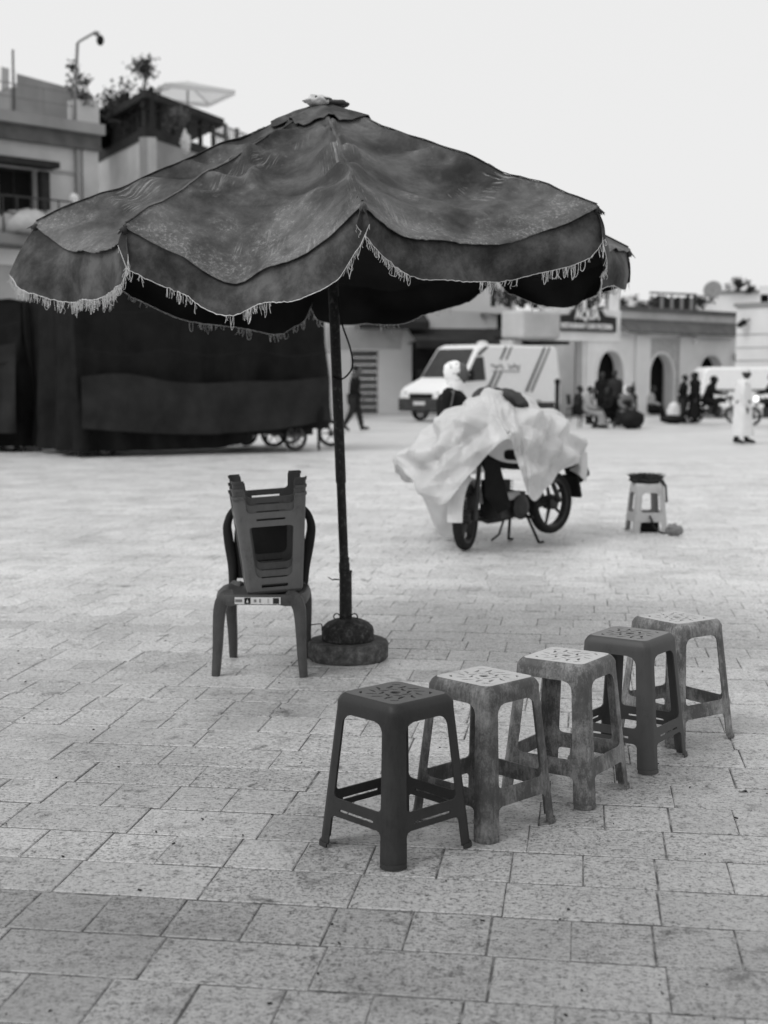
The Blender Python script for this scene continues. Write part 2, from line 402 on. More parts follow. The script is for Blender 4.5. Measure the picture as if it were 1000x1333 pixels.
def text_mesh(name, txt, size, mt, parent, M, depth=0.01, sx=1.0):
    c = bpy.data.curves.new(name, 'FONT'); c.body = txt; c.size = size; c.align_x = 'CENTER'; c.align_y = 'CENTER'; c.extrude = depth; c.offset = size * .02
    t = bpy.data.objects.new('tmp', c); COL.objects.link(t)
    dg = bpy.context.evaluated_depsgraph_get(); dg.update()
    me = bpy.data.meshes.new_from_object(t.evaluated_get(dg)); bpy.data.objects.remove(t)
    me.name = name; me.materials.clear(); me.materials.append(MATS[mt])
    for v in me.vertices: v.co.x *= sx
    me.transform(M)
    o = bpy.data.objects.new(name, me); COL.objects.link(o); o.parent = parent; return o

# ------------------------------------------------------------------ ground and paving
MB().add([(-400, -60, -0.012), (400, -60, -0.012), (400, 700, -0.012), (-400, 700, -0.012)], [(0, 1, 2, 3)])
g = obj('ground', [(-400, -60, -0.012), (400, -60, -0.012), (400, 700, -0.012), (-400, 700, -0.012)], [(0, 1, 2, 3)], 'ground_far')
tag(g, kind='structure')
ANG = radians(-8.2); E1 = Vector((cos(ANG), sin(ANG), 0)); E2 = Vector((-sin(ANG), cos(ANG), 0))
O0 = gp(0, 1206)                                # a point on one long joint
ROW, WN = 0.262, 0.215
pv = empty('plaza_pavement'); tag(pv, kind='structure', label='pale speckled stone paving laid in long rows')
# joint bed under the slabs
cs = [O0 + E1 * a + E2 * b for a, b in ((-14, -6), (22, -6), (22, 22.3), (-14, 22.3))]
obj('joint_bed', [(c.x, c.y, -0.0035) for c in cs], [(0, 1, 2, 3)], 'joint', pv)
def slab_mesh(L, D):
    bv = 0.003; x, y = L / 2, D / 2
    vs = [(-x, -y, -.02), (x, -y, -.02), (x, y, -.02), (-x, y, -.02), (-x, -y, -bv * .8), (x, -y, -bv * .8), (x, y, -bv * .8), (-x, y, -bv * .8),
          (-x + bv, -y + bv, 0), (x - bv, -y + bv, 0), (x - bv, y - bv, 0), (-x + bv, y - bv, 0)]
    fs = [(8, 9, 10, 11)] + [(i, (i + 1) % 4, (i + 1) % 4 + 4, i + 4) for i in range(4)] + [(i + 4, (i + 1) % 4 + 4, (i + 1) % 4 + 8, i + 8) for i in range(4)]
    return vs, fs
GAP = 0.005
meshes = {}
for nm, L in (('short', WN), ('long', 2 * WN)):
    v_, f_ = slab_mesh(L - GAP, ROW - GAP * 2)
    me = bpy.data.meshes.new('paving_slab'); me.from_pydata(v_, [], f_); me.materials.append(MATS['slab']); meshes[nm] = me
slabs = []
for r in range(-5, 86):
    kind = 'long' if r % 2 == 0 else 'short'
    if r > 6 and R.random() < 0.3: kind = 'long' if kind == 'short' else 'short'
    L = 2 * WN if kind == 'long' else WN
    off = {0: 0.07, 1: 0.02}.get(r % 2) + R.uniform(-0.10, 0.10) * (1 if r > 2 else 0.4)
    tone = R.uniform(0.93, 1.05) * (0.77 if r == 1 else 0.9 if r <= 0 else 1.0)
    a = -13.5
    k0 = int(math.floor((-13.5) / L)); k1 = int(21 / L)
    for k in range(k0, k1):
        c = O0 + E1 * ((k + 0.5) * L + off) + E2 * ((r - 0.5) * ROW)
        lim = 0.33 * c.y + 3.2
        if abs(c.x) > lim or c.y < -1: continue
        px = 500 + FPX * c.x / max(c.y, .1); py = HOR + FPX * CAM_H / max(c.y, .1)
        vis = c.y > 2.6 and -60 < px < 1060 and py < 1420
        slabs.append((c.y if vis else 999, c, kind, tone))
slabs.sort(key=lambda t: t[0])
fv, ff = [], []
for i, (d, c, kind, tone) in enumerate(slabs):
    dz = R.uniform(-0.0012, 0.0012); ya = ANG + R.uniform(-.007, .007); c = c + Vector((R.uniform(-.0015, .0015), R.uniform(-.002, .002), 0))
    tx, ty = R.uniform(-.003, .003), R.uniform(-.003, .003)
    if i < 300 and d < 900:
        o = bpy.data.objects.new('paving_slab', meshes[kind]); COL.objects.link(o); o.parent = pv
        o.location = (c.x, c.y, dz); o.rotation_euler = (tx, ty, ya)
        t = tone * R.uniform(0.91, 1.07) * (0.86 if (c.x < -.62 and c.y < 3.75) else 1.0); o.color = (t, t, t, 1)  # near left corner slabs toned down to paint in lens vignetting
    else:
        L = 2 * WN if kind == 'long' else WN
        v_, f_ = slab_mesh(L - GAP, ROW - GAP * 2); k = len(fv)
        M = Matrix.Translation((c.x, c.y, dz)) @ Matrix.Rotation(ya, 4, 'Z') @ Matrix.Rotation(tx, 4, 'X') @ Matrix.Rotation(ty, 4, 'Y')
        fv += [M @ Vector(v) for v in v_]; ff += [tuple(q + k for q in f) for f in f_]
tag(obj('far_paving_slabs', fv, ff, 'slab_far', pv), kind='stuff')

# ------------------------------------------------------------------ market umbrella
US = 1.036
BASE = gp(453, 857)
umb = empty('market_umbrella', BASE, 0, 'large worn dark canvas market umbrella with scalloped frayed valance on a round base', 'umbrella')
def loc(p): return Vector(p) - BASE
APEX = loc(at(420, 134, 7.0 * US))
_c = [(47, 288, 6.75), (164, 290, 5.9), (472, 262, 5.5), (777, 266, 6.1), (818, 322, 7.25), (650, 340, 8.15), (404, 366, 8.45), (140, 338, 7.9)]
CORN = [loc(at(a, b, c * US)) for a, b, c in _c]
SAG = [0.13, 0.195, 0.14, 0.07, 0.10, 0.08, 0.10, 0.10]
VAL = [[(0, .26, .13), (.25, .26, .11), (.5, .235, .07), (.75, .19, .03), (.93, .20, .03), (1, .13, .03)],
       [(0, .09, .05), (.03, .17, .05), (.12, .185, .04), (.5, .14, .04), (.75, .19, .03), (.9, .21, .03), (.97, .15, .03), (1, .09, .03)],
       [(0, .09, .03), (.1, .135, .03), (.28, .175, .03), (.55, .165, .03), (.8, .19, .03), (.95, .205, .05), (1, .15, .06)],
       [(0, .15, .05), (.15, .20, .04), (.5, .19, .02), (.85, .21, .02), (1, .17, .02)],
       [(0, .18, .02), (.2, .18, .02), (.5, .16, .02), (.85, .15, .02), (1, .09, .02)],
       [(0, .09, .02), (.15, .15, .02), (.5, .20, .02), (.85, .24, .02), (.95, .22, .02), (1, .10, .02)],
       [(0, .10, .02), (.05, .22, .02), (.15, .28, .02), (.5, .23, .02), (.9, .15, .02), (1, .10, .02)],
       [(0, .10, .02), (.15, .18, .02), (.5, .20, .02), (.85, .22, .02), (1, .20, .02)]]
def panel_pt(i, s, t):
    P, Q = CORN[i], CORN[(i + 1) % 8]
    e = P.lerp(Q, s)
    out = Vector((e.x - APEX.x, e.y - APEX.y, 0)).normalized()
    v = APEX.lerp(e, t)
    ss = 4 * s * (1 - s)
    sag = (SAG[i] * ss ** 0.85 + ss ** .7 * (.042 * nz(s * 2.6 + i * 4.4, 6.1) + .010 * nz(s * 8 + i * 7, 2.3))) * t ** 2.2
    v = v + Vector((0, 0, -sag)) - out * (sag * 0.35)
    v.z -= 0.062 * ss * sin(pi * min(1, t)) * (0.4 + t)         # hollow between the ribs
    rn = lambda k: (.020 * nz(t * 6.0, k * 3.7 + .5) + .010 * nz(t * 15, k * 5.1)) * smoothstep(.1, .25, t) * (1 - smoothstep(.9, 1, t))
    v.z += rn(i) * (1 - s) + rn((i + 1) % 8) * s
    nrm = (P - APEX).cross(Q - APEX).normalized()
    if nrm.z < 0: nrm = -nrm
    # puckers pulled from the rib seams, and broad slack folds
    w = 0.0
    for side, ph in ((s, 1.3 * i), (1 - s, 2.1 * i + 1)):
        w += 0.028 * sin(2 * pi * (t * 6.5 + ph + side * 2.2) + 3 * nz(t * 4, i, ph)) * exp(-(side / 0.20) ** 2) * smoothstep(.08, .25, t) * (1 - smoothstep(.6, .9, t)) * smoothstep(0, .05, side)
    w += 0.046 * nz(v.x * 2.3 + i, v.y * 2.3, v.z * 3) * ss ** .5 * smoothstep(.1, .5, t)
    w += 0.008 * nz(v.x * 7 + i, v.y * 7, v.z * 7 + 3) * ss ** .5 - 0.060 * abs(nz(v.x * 2.9 + 3 * i, v.y * 2.9, v.z * 4 + 1)) * ss ** .5 * smoothstep(.1, .4, t)
    if i == 1:                                               # the long slack fold that crosses the front left panel
        d = (t - 0.44 - 0.55 * (s - 0.08)) ; w += 0.055 * exp(-(d / .045) ** 2) * smoothstep(.0, .06, s) * (1 - smoothstep(.25, .42, s))
        d = (t - 0.36 + 0.10 * (s - 0.6)); w += 0.018 * exp(-(d / .03) ** 2) * smoothstep(.35, .5, s) * (1 - smoothstep(.85, .95, s))
        d = (t - 0.24 + 0.06 * (s - 0.6)); w += 0.014 * exp(-(d / .025) ** 2) * smoothstep(.25, .4, s) * (1 - smoothstep(.85, .97, s))
        d = (t - 0.90 + 0.1 * sin(3 * s)); w += 0.008 * exp(-(d / .03) ** 2) * ss
    if i == 0:
        d = (t - 0.5 - 0.5 * (s - 0.8)); w += 0.03 * exp(-(d / .06) ** 2) * smoothstep(.35, .6, s) * (1 - smoothstep(.9, 1, s))
        d = (t - 0.78 + .2 * s); w += 0.025 * exp(-(d / .05) ** 2) * ss
    w -= 0.010 * exp(-(min(s, 1 - s) / .03) ** 2) * 0.0
    return v + nrm * w
def valance_pt(i, s, q):
    r = panel_pt(i, s, 1.0); r0 = panel_pt(i, s, 0.97)
    out = Vector((r.x - APEX.x, r.y - APEX.y, 0)).normalized()
    dr, fl = keyed(VAL[i], s)
    fl2 = fl + 0.035 * nz(s * 3.3 + i * 5, 1.7) - 0.01
    wave = (0.038 * sin(s * 9.5 + i * 2.3 + 2.0 * nz(s * 2, i)) + 0.055 * nz(s * 4.2 + 3 * i, q * 1.2, 4)) * q ** 0.8 * min(1, 6 * s, 6 * (1 - s) + .15)
    ends = 0.0
    tng = (CORN[(i + 1) % 8] - CORN[i]).normalized()
    sp = 0.0
    if s < .12: sp = -(1 - s / .12) * 0.03 * q
    if s > .88: sp = (1 - (1 - s) / .12) * 0.03 * q
    fr = 0.006 * nz(s * 60 + i, 9) * q
    return r + out * (-0.010 + (fl2 * q + 0.014 * sin(pi * min(q, 1)) * .8) + wave) + Vector((0, 0, -(dr + fr) * q - 0.004)) + tng * sp
def shade_underside(o):  # gives the cloth a near-black inner face, standing in for shade
    o.data.materials.append(MATS['underside_shade']); solid(o, .003, -1); m = o.modifiers['thick']; m.material_offset = 1; return o
NS, NT = 56, 44
hub_top = APEX
for i in range(8):
    vs, uvs, fs = [], [], []
    for a in range(NT + 1):
        t = 0.03 + (1.0 - 0.03) * a / NT
        for b in range(NS + 1):
            s = b / NS
            vs.append(panel_pt(i, s, t)); uvs.append((s + i * 1.37, t))
    # rolled lip over the valance
    P1 = [panel_pt(i, b / NS, 1.0) for b in range(NS + 1)]
    for b in range(NS + 1):
        o_ = Vector((P1[b].x - APEX.x, P1[b].y - APEX.y, 0)).normalized(); j = 0.004 * nz(b * .9, i)
        vs.append(P1[b] + o_ * (0.014 + j) + Vector((0, 0, -0.012 + j))); uvs.append((b / NS + i * 1.37, 1.01))
    for a in range(NT + 1):
        for b in range(NS):
            k = a * (NS + 1) + b; fs.append((k + NS + 1, k + NS + 2, k + 1, k))
    pn = shade_underside(obj('canopy_panel', vs, fs, 'canopy', umb, 3.1, uvs))
    vs, fs = [], []; NQ = 12
    for a in range(NQ + 1):
        for b in range(NS + 1): vs.append(valance_pt(i, b / NS, a / NQ))
    for a in range(NQ):
        for b in range(NS):
            k = a * (NS + 1) + b; fs.append((k + NS + 1, k + NS + 2, k + 1, k))
    shade_underside(obj('valance', vs, fs, 'valance', pn, 3.1))
    # frayed edge: a pale raw hem cord and hanging threads
    th = MB()
    th.tube([valance_pt(i, b / 120, 1.0) + Vector((0, 0, -.001)) for b in range(121)], [0.0016 + .0012 * abs(nz(b * .7, i)) for b in range(121)], 4)
    dense = 1.0 if i == 0 else 0.55
    n = int(300 * dense) if i in (0, 1, 2) else 110
    for k in range(n):
        s = R.random()
        gate = nz(s * 7.5 + i * 3.1, 2.2) + (0.35 if i == 0 else 0.0) + (0.35 if (s < .08 or s > .93) else 0)
        if gate < 0.02: continue
        p0 = valance_pt(i, s, 1.0); L = R.uniform(.018, .050) * (1.15 if i == 0 else 1.0)
        dx, dy = R.gauss(0, .006), R.gauss(0, .005)
        if R.random() < 0.12:                                 # loop
            p3 = valance_pt(i, min(1, s + .015), 1.0)
            pts = [p0, p0 + Vector((dx, dy, -L)), (p0 + p3) / 2 + Vector((0, 0, -L * 1.3)), p3 + Vector((0, 0, -L * .8)), p3]
        else:
            pts = [p0, p0 + Vector((dx * .3, dy * .3, -L * .4)), p0 + Vector((dx, dy, -L * .75)), p0 + Vector((dx * R.uniform(.2, 1.8), dy, -L))]
        th.tube(spline(pts, 3), R.uniform(.0008, .0016), 3)
    tag(th.build('fringe', 'thread', pn), kind='stuff')
    # torn dark seam shadow roll along the rim
for i in range(8):                                            # rib seams with a doubled cloth strip, metal ribs below
    pts = [panel_pt(i, 0.0, t) + Vector((0, 0, .003)) for t in [0.05 + .95 * k / 30 for k in range(31)]]
    MB().tube(pts, 0.0042, 6, (1.6, .7)).build('rib_seam', 'canopy', umb, 1.0)
    MB().tube([APEX + Vector((0, 0, -.12)), APEX.lerp(CORN[i], .5) + Vector((0, 0, -.055)), CORN[i] + Vector((0, 0, -.02))], .011, 6).build('rib', 'wood_dark', umb)
for i in (0, 1, 2, 3, 4):                                     # rib ends bound with rag
    mb = MB(); o_ = Vector((CORN[i].x - APEX.x, CORN[i].y - APEX.y, 0)).normalized(); c_ = CORN[i] + o_ * .004 + Vector((0, 0, -.016))
    crumple(mb, c_ + Vector((0, 0, -.012)), (.017, .017, .020), 3.0 + i, 18, 12, .9)
    for k in range(7):
        d_ = Vector((R.gauss(0, .5), R.gauss(0, .5), -1)).normalized(); mb.tube([c_, c_ + o_ * .02 + d_ * R.uniform(.02, .05)], [.006, .001], 4)
    mb.build('rib_end_binding', 'valance', umb, 1.2)
top = loc(at(427, 400, 7.0 * US)); top.z = APEX.z - .09; top.x = APEX.x + .02; top.y = APEX.y + .02
def pole_at(z): f = z / top.z; return Vector((top.x * f, top.y * f, z))
for i in range(8):                                            # struts
    MB().tube([pole_at(top.z - .55), APEX.lerp(CORN[i], .48) + Vector((0, 0, -.065))], .008, 6).build('strut', 'wood_dark', umb)
MB().lathe([(.024, -.05), (.05, -.045), (.05, .045), (.024, .05)], 16, pole_at(top.z - .55)).build('runner_hub', 'wood_dark', umb, .6)
# cap of doubled cloth and crumpled plastic wrap at the apex
vs, fs = [], []
NC = 64
for a in range(9):
    t = a / 8
    for b in range(NC):
        f = 8 * b / NC; i = int(f) % 8; s = f - int(f)
        tt = 0.02 + t * (0.165 + 0.035 * sin(8 * pi * b / NC * 2 + pi) * -.35 + 0.015 * nz(b * .3, 3) + 0.012 * nz(b * 1.3, 8))
        q = panel_pt(i, s, tt)
        vs.append(q + Vector((0, 0, 0.008 + 0.012 * t + 0.006 * nz(b * .5, a * .4)))); 
for a in range(8):
    for b in range(NC): fs.append((a * NC + b, a * NC + (b + 1) % NC, (a + 1) * NC + (b + 1) % NC, (a + 1) * NC + b))
fs.append(tuple(range(NC))[::-1])
solid(obj('apex_cap', vs, fs, 'valance', umb, 3.1), .004, 0)
mb = MB(); crumple(mb, APEX + Vector((-.03, -.03, .006)), (.070, .060, .030), 3.3, 40, 26, .5)
mb.build('plastic_wrap', 'wrap', umb, 1.0)
mb = MB(); crumple(mb, APEX + Vector((.05, .01, -.004)), (.09, .07, .018), 9.3, 36, 20, .3)
for k in range(5):
    a = k * 1.3; mb.tube([APEX + Vector((-.10 + .01 * k, -.05, .0)), APEX + Vector((-.03, -.085, .002 + .004 * k)), APEX + Vector((.05, -.07, .006))], .003, 5)
mb.build('tied_cloth', 'valance', umb, 1.0)
# pole, sleeve, base
MB().tube([pole_at(z) for z in (.42, .7, .93)], .0235, 16).build('lower_pole', 'rust_pole', umb, .8)
MB().tube([pole_at(z) for z in (.92, 1.4, 1.8, 2.3, top.z + .04)], .0270, 16).build('upper_pole', 'rust_pole', umb, .8)
MB().lathe([(.0285, .455), (.0285, .50), (.0255, .505), (.0255, .53)], 18, (pole_at(.48).x, pole_at(.48).y, 0)).build('collar', 'rust_pole', umb, .6)
sl = pole_at(.3)
MB().lathe([(.0335, .10), (.0325, .45), (.0345, .452), (.0345, .462), (.026, .463)], 20, (sl.x, sl.y, 0)).build('base_sleeve', 'rust_pole', umb, .6)
mb = MB().tube([pole_at(.415) + Vector((-.03, -.01, 0)), pole_at(.415) + Vector((-.058, -.015, .003))], .004, 6)
mb.tube([pole_at(.418) + Vector((-.058, -.015, -.006)), pole_at(.418) + Vector((-.085, -.02, .010))], .003, 6).build('clamp_screw', 'rust_pole', umb)
pr = [(.0, .0)] ; 
MB().lathe([(.130, .098), (.136, .104), (.137, .150), (.132, .168), (.110, .190), (.075, .206), (.045, .214), (.030, .216)], 40).build('base_dome', 'base_metal', umb, .7)
mb = MB()
NP = 44; prof = []
for (r, z) in ((.200, .0), (.208, .01), (.210, .088), (.203, .098)):
    prof.append((r, z))
mb.lathe(prof, NP)
for v in mb.v:
    a = atan2(v.y, v.x); f = 1 + .012 * cos(8 * a) + .008 * nz(v.x * 12, v.y * 12, v.z * 12)
    v.x *= f; v.y *= f
mb.build('base_disc', 'base_concrete', umb, .7)
for sgn in (-1, 1):
    c = sl + Vector((sgn * .045, -.02, 0)); c.z = .222
    pts = [c + Vector((sgn * .017 * cos(a), -.004 * a, .017 * sin(a))) for a in [x * .35 - 1.2 for x in range(17)]]
    MB().tube(pts, .0035, 6).build('lifting_ring', 'rust_pole', umb, 1.0)
MB().tube(spline([(-.134, -.02, .15), (-.136, -.03, .186), (-.16, -.035, .188), (-.19, -.04, .184)], 5), .003, 6).build('wire_hook', 'rust_pole', umb, 1.0)
pw = [pole_at(1.78) + Vector((.02, -.03, .10)), pole_at(1.70) + Vector((.035, -.035, .05)), pole_at(1.62) + Vector((.075, -.04, 0)), pole_at(1.53) + Vector((.085, -.04, 0)), pole_at(1.48) + Vector((.06, -.04, 0)), pole_at(1.455) + Vector((.02, -.035, 0)), pole_at(1.47) + Vector((-.02, -.03, 0))]
MB().tube(spline(pw, 6), .0045, 6).build('hanging_cord', 'black', umb, 1.0)

# ------------------------------------------------------------------ plastic stools
def plate(fn, outer, holes, name, mt, parent, t):
    """flat outline with holes (2d) triangulated and mapped by fn to 3d"""
    pts, edges = [], []
    for loop in [outer] + holes:
        k = len(pts); n = len(loop); pts += [Vector(p) for p in loop]; edges += [(k + i, k + (i + 1) % n) for i in range(n)]
    co, ed, fa, *_ = delaunay_2d_cdt(pts, edges, [], 2, 1e-7)
    def inside(p, loop):
        c = False; n = len(loop)
        for i in range(n):
            a, b = loop[i], loop[(i + 1) % n]
            if (a[1] > p.y) != (b[1] > p.y) and p.x < (b[0] - a[0]) * (p.y - a[1]) / (b[1] - a[1]) + a[0]: c = not c
        return c
    keep = []
    for f in fa:
        c = sum((co[i] for i in f), Vector((0, 0))) / len(f)
        if inside(c, outer) and not any(inside(c, h) for h in holes): keep.append(tuple(f))
    o = obj(name, [fn(p.x, p.y) for p in co], keep, mt, parent)
    solid(o, t); return o
def slot_loop(cx, cy, L, h, n=5):
    r = h / 2; pts = []
    for k in range(n + 1): a = -pi / 2 + pi * k / n; pts.append((cx + L / 2 - r + r * cos(a), cy + r * sin(a)))
    for k in range(n + 1): a = pi / 2 + pi * k / n; pts.append((cx - L / 2 + r + r * cos(a), cy + r * sin(a)))
    return pts
def petal_loop(cx, cy, ang, L, wd, bend):
    out = []
    for k in range(9):
        a = 2 * pi * k / 9; x = L / 2 * cos(a); y = wd / 2 * sin(a) + bend * (1 - (2 * x / L) ** 2) - bend * .5
        out.append((cx + x * cos(ang) - y * sin(ang), cy + x * sin(ang) + y * cos(ang)))
    return out
def make_stool(name, mt, h=.485, wt=.1335, wb=.176, r0=.028, r1=.036, fl0=.020, za=.428, rf=.034, zs=(.105, .162), rfs=.016, slotS=False, slotA=False, petals=True, th=.0045):
    root = empty(name)
    sh = .024 if petals else .016; si = .017 if petals else .016
    def W(z):
        z = min(z, h); b = wb + (wt - wb) * (z / (h - sh)) if z < h - sh else wt - si * (.45 * (z - h + sh) / sh + .55 * (1 - sqrt(max(0, 1 - ((z - h + sh) / sh) ** 2))))
        if z < .012: b += .004
        return b
    def RR(z): return r1 + (r0 - r1) * min(1, z / h) - (.0 if z < h - sh else .004)
    def side(k, u, z):
        n = Vector((cos(k * pi / 2), sin(k * pi / 2), 0)); t = Vector((-n.y, n.x, 0)); p = n * W(z) + t * u; p.z = z; return p
    def corner_row(k, z, fl, na=6):
        w_, r_ = W(z), RR(z); row = []
        if fl is not None: row.append(side(k, w_ - r_ - fl, z))
        a0 = k * pi / 2; cc = Vector((cos(a0), sin(a0), 0)) * (w_ - r_) + Vector((-sin(a0), cos(a0), 0)) * (w_ - r_)
        for q in range(na + 1):
            a = a0 + (pi / 2) * q / na; row.append(cc + Vector((cos(a) * r_, sin(a) * r_, z)))
        if fl is not None: row.append(side((k + 1) % 4, -(w_ - r_) + fl, z))
        return row
    def fl(z):
        f = fl0
        d = za - z
        if d < rf: f = max(f, fl0 + rf - sqrt(max(0, rf * rf - (rf - max(d, 0)) ** 2)))
        if zs[0] <= z <= zs[1]: f = max(f, fl0 + rfs)
        for e in (z - zs[1], zs[0] - z):
            if 0 < e < rfs: f = max(f, fl0 + rfs - sqrt(max(0, rfs * rfs - (rfs - e) ** 2)))
        return f
    zz = sorted(set([0, .006, .0119, .0121, .03, .06] + [zs[0] - rfs * k / 5 for k in range(6)] + [zs[1] + rfs * k / 5 for k in range(6)] + [zs[1] + .03, (zs[1] + za) / 2] + [za - rf * k / 7 for k in range(8)]))
    zz = [z for z in zz if z <= za]
    for k in range(4):
        vs, fs = [], []
        for z in zz: row = corner_row(k, z, fl(z)); vs += row
        n = len(row)
        for a in range(len(zz) - 1):
            for b in range(n - 1): fs.append((a * n + b, a * n + b + 1, (a + 1) * n + b + 1, (a + 1) * n + b))
        solid(obj('leg', vs, fs, mt, root, .9), th)
        # rail between the legs
        def fnr(u, z, k=k): return side(k, u * (W(z) - RR(z) - fl0 - rfs), z)
        hh = zs[1] - zs[0]
        holes = [slot_loop(0, zs[0] + hh * (.38 if petals else .5), 1.62 if petals else 1.5, hh * (.13 if petals else .16))] if slotS else []
        nx = 8
        outer = [(-1 + 2 * q / nx, zs[0] - .004 * (1 - (1 - 2 * q / nx) ** 2) * 0) for q in range(nx + 1)] + [(1 - 2 * q / nx, zs[1]) for q in range(nx + 1)]
        plate(fnr, outer, holes, 'rail', mt, root, th)
    # seat: apron ring, shoulder, perforated top
    zr = [za, za + .012, za + (h - sh - za) * .5, h - sh] + [h - sh + sh * sin(q * pi / 12) for q in range(1, 7)]
    if not slotA:
        vs, fs = [], []
        for z in zr:
            for k in range(4): vs += corner_row(k, z, None)
        n = 28
        for a in range(len(zr) - 1):
            for b in range(n): fs.append((a * n + b, a * n + (b + 1) % n, (a + 1) * n + (b + 1) % n, (a + 1) * n + b))
        seat = solid(obj('seat_rim', vs, fs, mt, root, .9), th)
    else:
        vs, fs = [], []
        for k in range(4):
            k0 = len(vs)
            for z in (za, h - sh): vs += corner_row(k, z, .02)
            for b in range(8): fs.append((k0 + b, k0 + b + 1, k0 + 9 + b + 1, k0 + 9 + b))
        zt = zr[3:]; k0 = len(vs)
        for z in zt:
            for k in range(4): vs += corner_row(k, z, None)
        for a in range(len(zt) - 1):
            for b in range(28): fs.append((k0 + a * 28 + b, k0 + a * 28 + (b + 1) % 28, k0 + (a + 1) * 28 + (b + 1) % 28, k0 + (a + 1) * 28 + b))
        seat = solid(obj('seat_rim', vs, fs, mt, root, .9), th)
        for k in range(4):
            def fna(u, z, k=k): return side(k, u * (W(z) - RR(z) - .02), z)
            plate(fna, [(-1, za), (0, za), (1, za), (1, h - sh), (0, h - sh), (-1, h - sh)], [slot_loop(0, za + (h - sh - za) * .62, 1.35, .017)], 'apron', mt, root, th)
    ot = []
    for k in range(4): ot += [(v.x, v.y) for v in corner_row(k, h, None)]
    holes = []
    if petals:
        holes.append([(.0165 * cos(2 * pi * q / 14), .0165 * sin(2 * pi * q / 14)) for q in range(14)])
        s_ = (wt - .017) / .112
        for q in range(8):
            a = 2 * pi * q / 8 + .2; holes.append(petal_loop(.042 * s_ * cos(a), .042 * s_ * sin(a), a + .95, .036, .0105, .004))
        for q in range(12):
            a = 2 * pi * q / 12; rr = (.073 if q % 3 else .076) * s_; holes.append(petal_loop(rr * cos(a), rr * sin(a), a - .75 + .3 * (q % 2), .040, .011, -.004))
        for q in range(4):
            a = pi / 4 + q * pi / 2
            for da in (0,): holes.append(petal_loop(.104 * s_ * cos(a + da), .104 * s_ * sin(a + da), a + pi / 2, .030, .010, -.004))
    plate(lambda x, y: Vector((x, y, h)), ot, holes, 'seat', mt, root, th)
    return root
g0 = make_stool('plastic_stool', 'stool_dark', slotS=True)
gA = make_stool('plastic_stool', 'stool_worn')
ST = [((512, 1134), -2, 'stool_dark', g0, 'clean dark plastic stool at the near end of the row, nearest the camera'),
      ((634, 1099), -1, 'stool_worn', gA, 'scuffed grey plastic stool, second from the near end of the row of five'),
      ((764, 1055), 11, 'stool_pale', gA, 'worn pale plastic stool with stained legs, in the middle of the row of five'),
      ((846, 1009), 10, 'stool_mid', g0, 'clean mid-grey plastic stool, second from the far end of the row'),
      ((879, 975), -11, 'stool_stain', gA, 'stained pale plastic stool at the far right end of the row')]
used = set()
for (px, py), yaw, mt, src, lab in ST:
    o = src if id(src) not in used else copy_tree(src); used.add(id(src))
    y = radians(yaw); f = gp(px, py); k = (.176 - .036) * sqrt(2) + .036
    c = f - Vector((sin(y), -cos(y), 0)) * k
    o.location = (c.x, c.y, 0.002); o.rotation_euler = (0, 0, radians(45) + y)
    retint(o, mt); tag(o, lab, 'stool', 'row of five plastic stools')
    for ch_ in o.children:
        if ch_.name.split('.')[0] == 'seat': ch_.material_slots[0].material = MATS[mt + '_top']  # seat tops painted lighter: bleached wear plus the light from above

# ------------------------------------------------------------------ chair with a stack of upturned stools
cf = (gp(284, 881) + gp(396, 879)) / 2
ch = empty('plastic_chair', (cf.x, cf.y + .20, 0), radians(-2), 'grey armless plastic chair carrying a stack of upturned stools beside the umbrella', 'chair')
SH = .395; CW = .205
def chair_leg(x, y, sx, front):
    sy = -1 if front else 1
    top = Vector((x * .93, y * .93, SH - .02)); foot = Vector((x * (1.06 if front else .95), y * 1.06 + (0 if front else .05), 0))
    pts = [foot, foot.lerp(top, .35), foot.lerp(top, .7) + Vector((sx * .004, 0, 0)), foot.lerp(top, .9) + Vector((0, 0, .005)), top + Vector((-sx * .018, 0, .004)), top + Vector((-sx * .06, -sy * .01, .012))]
    pts = spline(pts, 4); n = len(pts)
    vs, fs = [], []
    for i, p in enumerate(pts):
        f = i / (n - 1); wd = .019 + .020 * f
        t = (pts[min(i + 1, n - 1)] - pts[max(i - 1, 0)]).normalized()
        xx = Vector((1, 0, 0)) - t * t.x; xx.normalize(); yy = t.cross(xx)
        if yy.y * 1 < 0: yy = -yy
        prof = [(-wd, -.018 - .004 * f), (-wd * .5, -.026), (wd * .5, -.026), (wd, -.018), (wd, .016), (wd * .45, .022), (-wd * .45, .022), (-wd, .016)]
        for a, b in prof: vs.append(p + xx * a + yy * (b * (1 if front else -1)))
    for i in range(n - 1):
        for k in range(8): fs.append((i * 8 + k, i * 8 + (k + 1) % 8, i * 8 + 8 + (k + 1) % 8, i * 8 + 8 + k))
    fs += [tuple(range(8)), tuple((n - 1) * 8 + k for k in range(8))]
    return obj('leg', vs, fs, 'chair', ch, .9)
for sx in (-1, 1):
    chair_leg(sx * CW, -.19, sx, True); chair_leg(sx * CW, .19, sx, False)
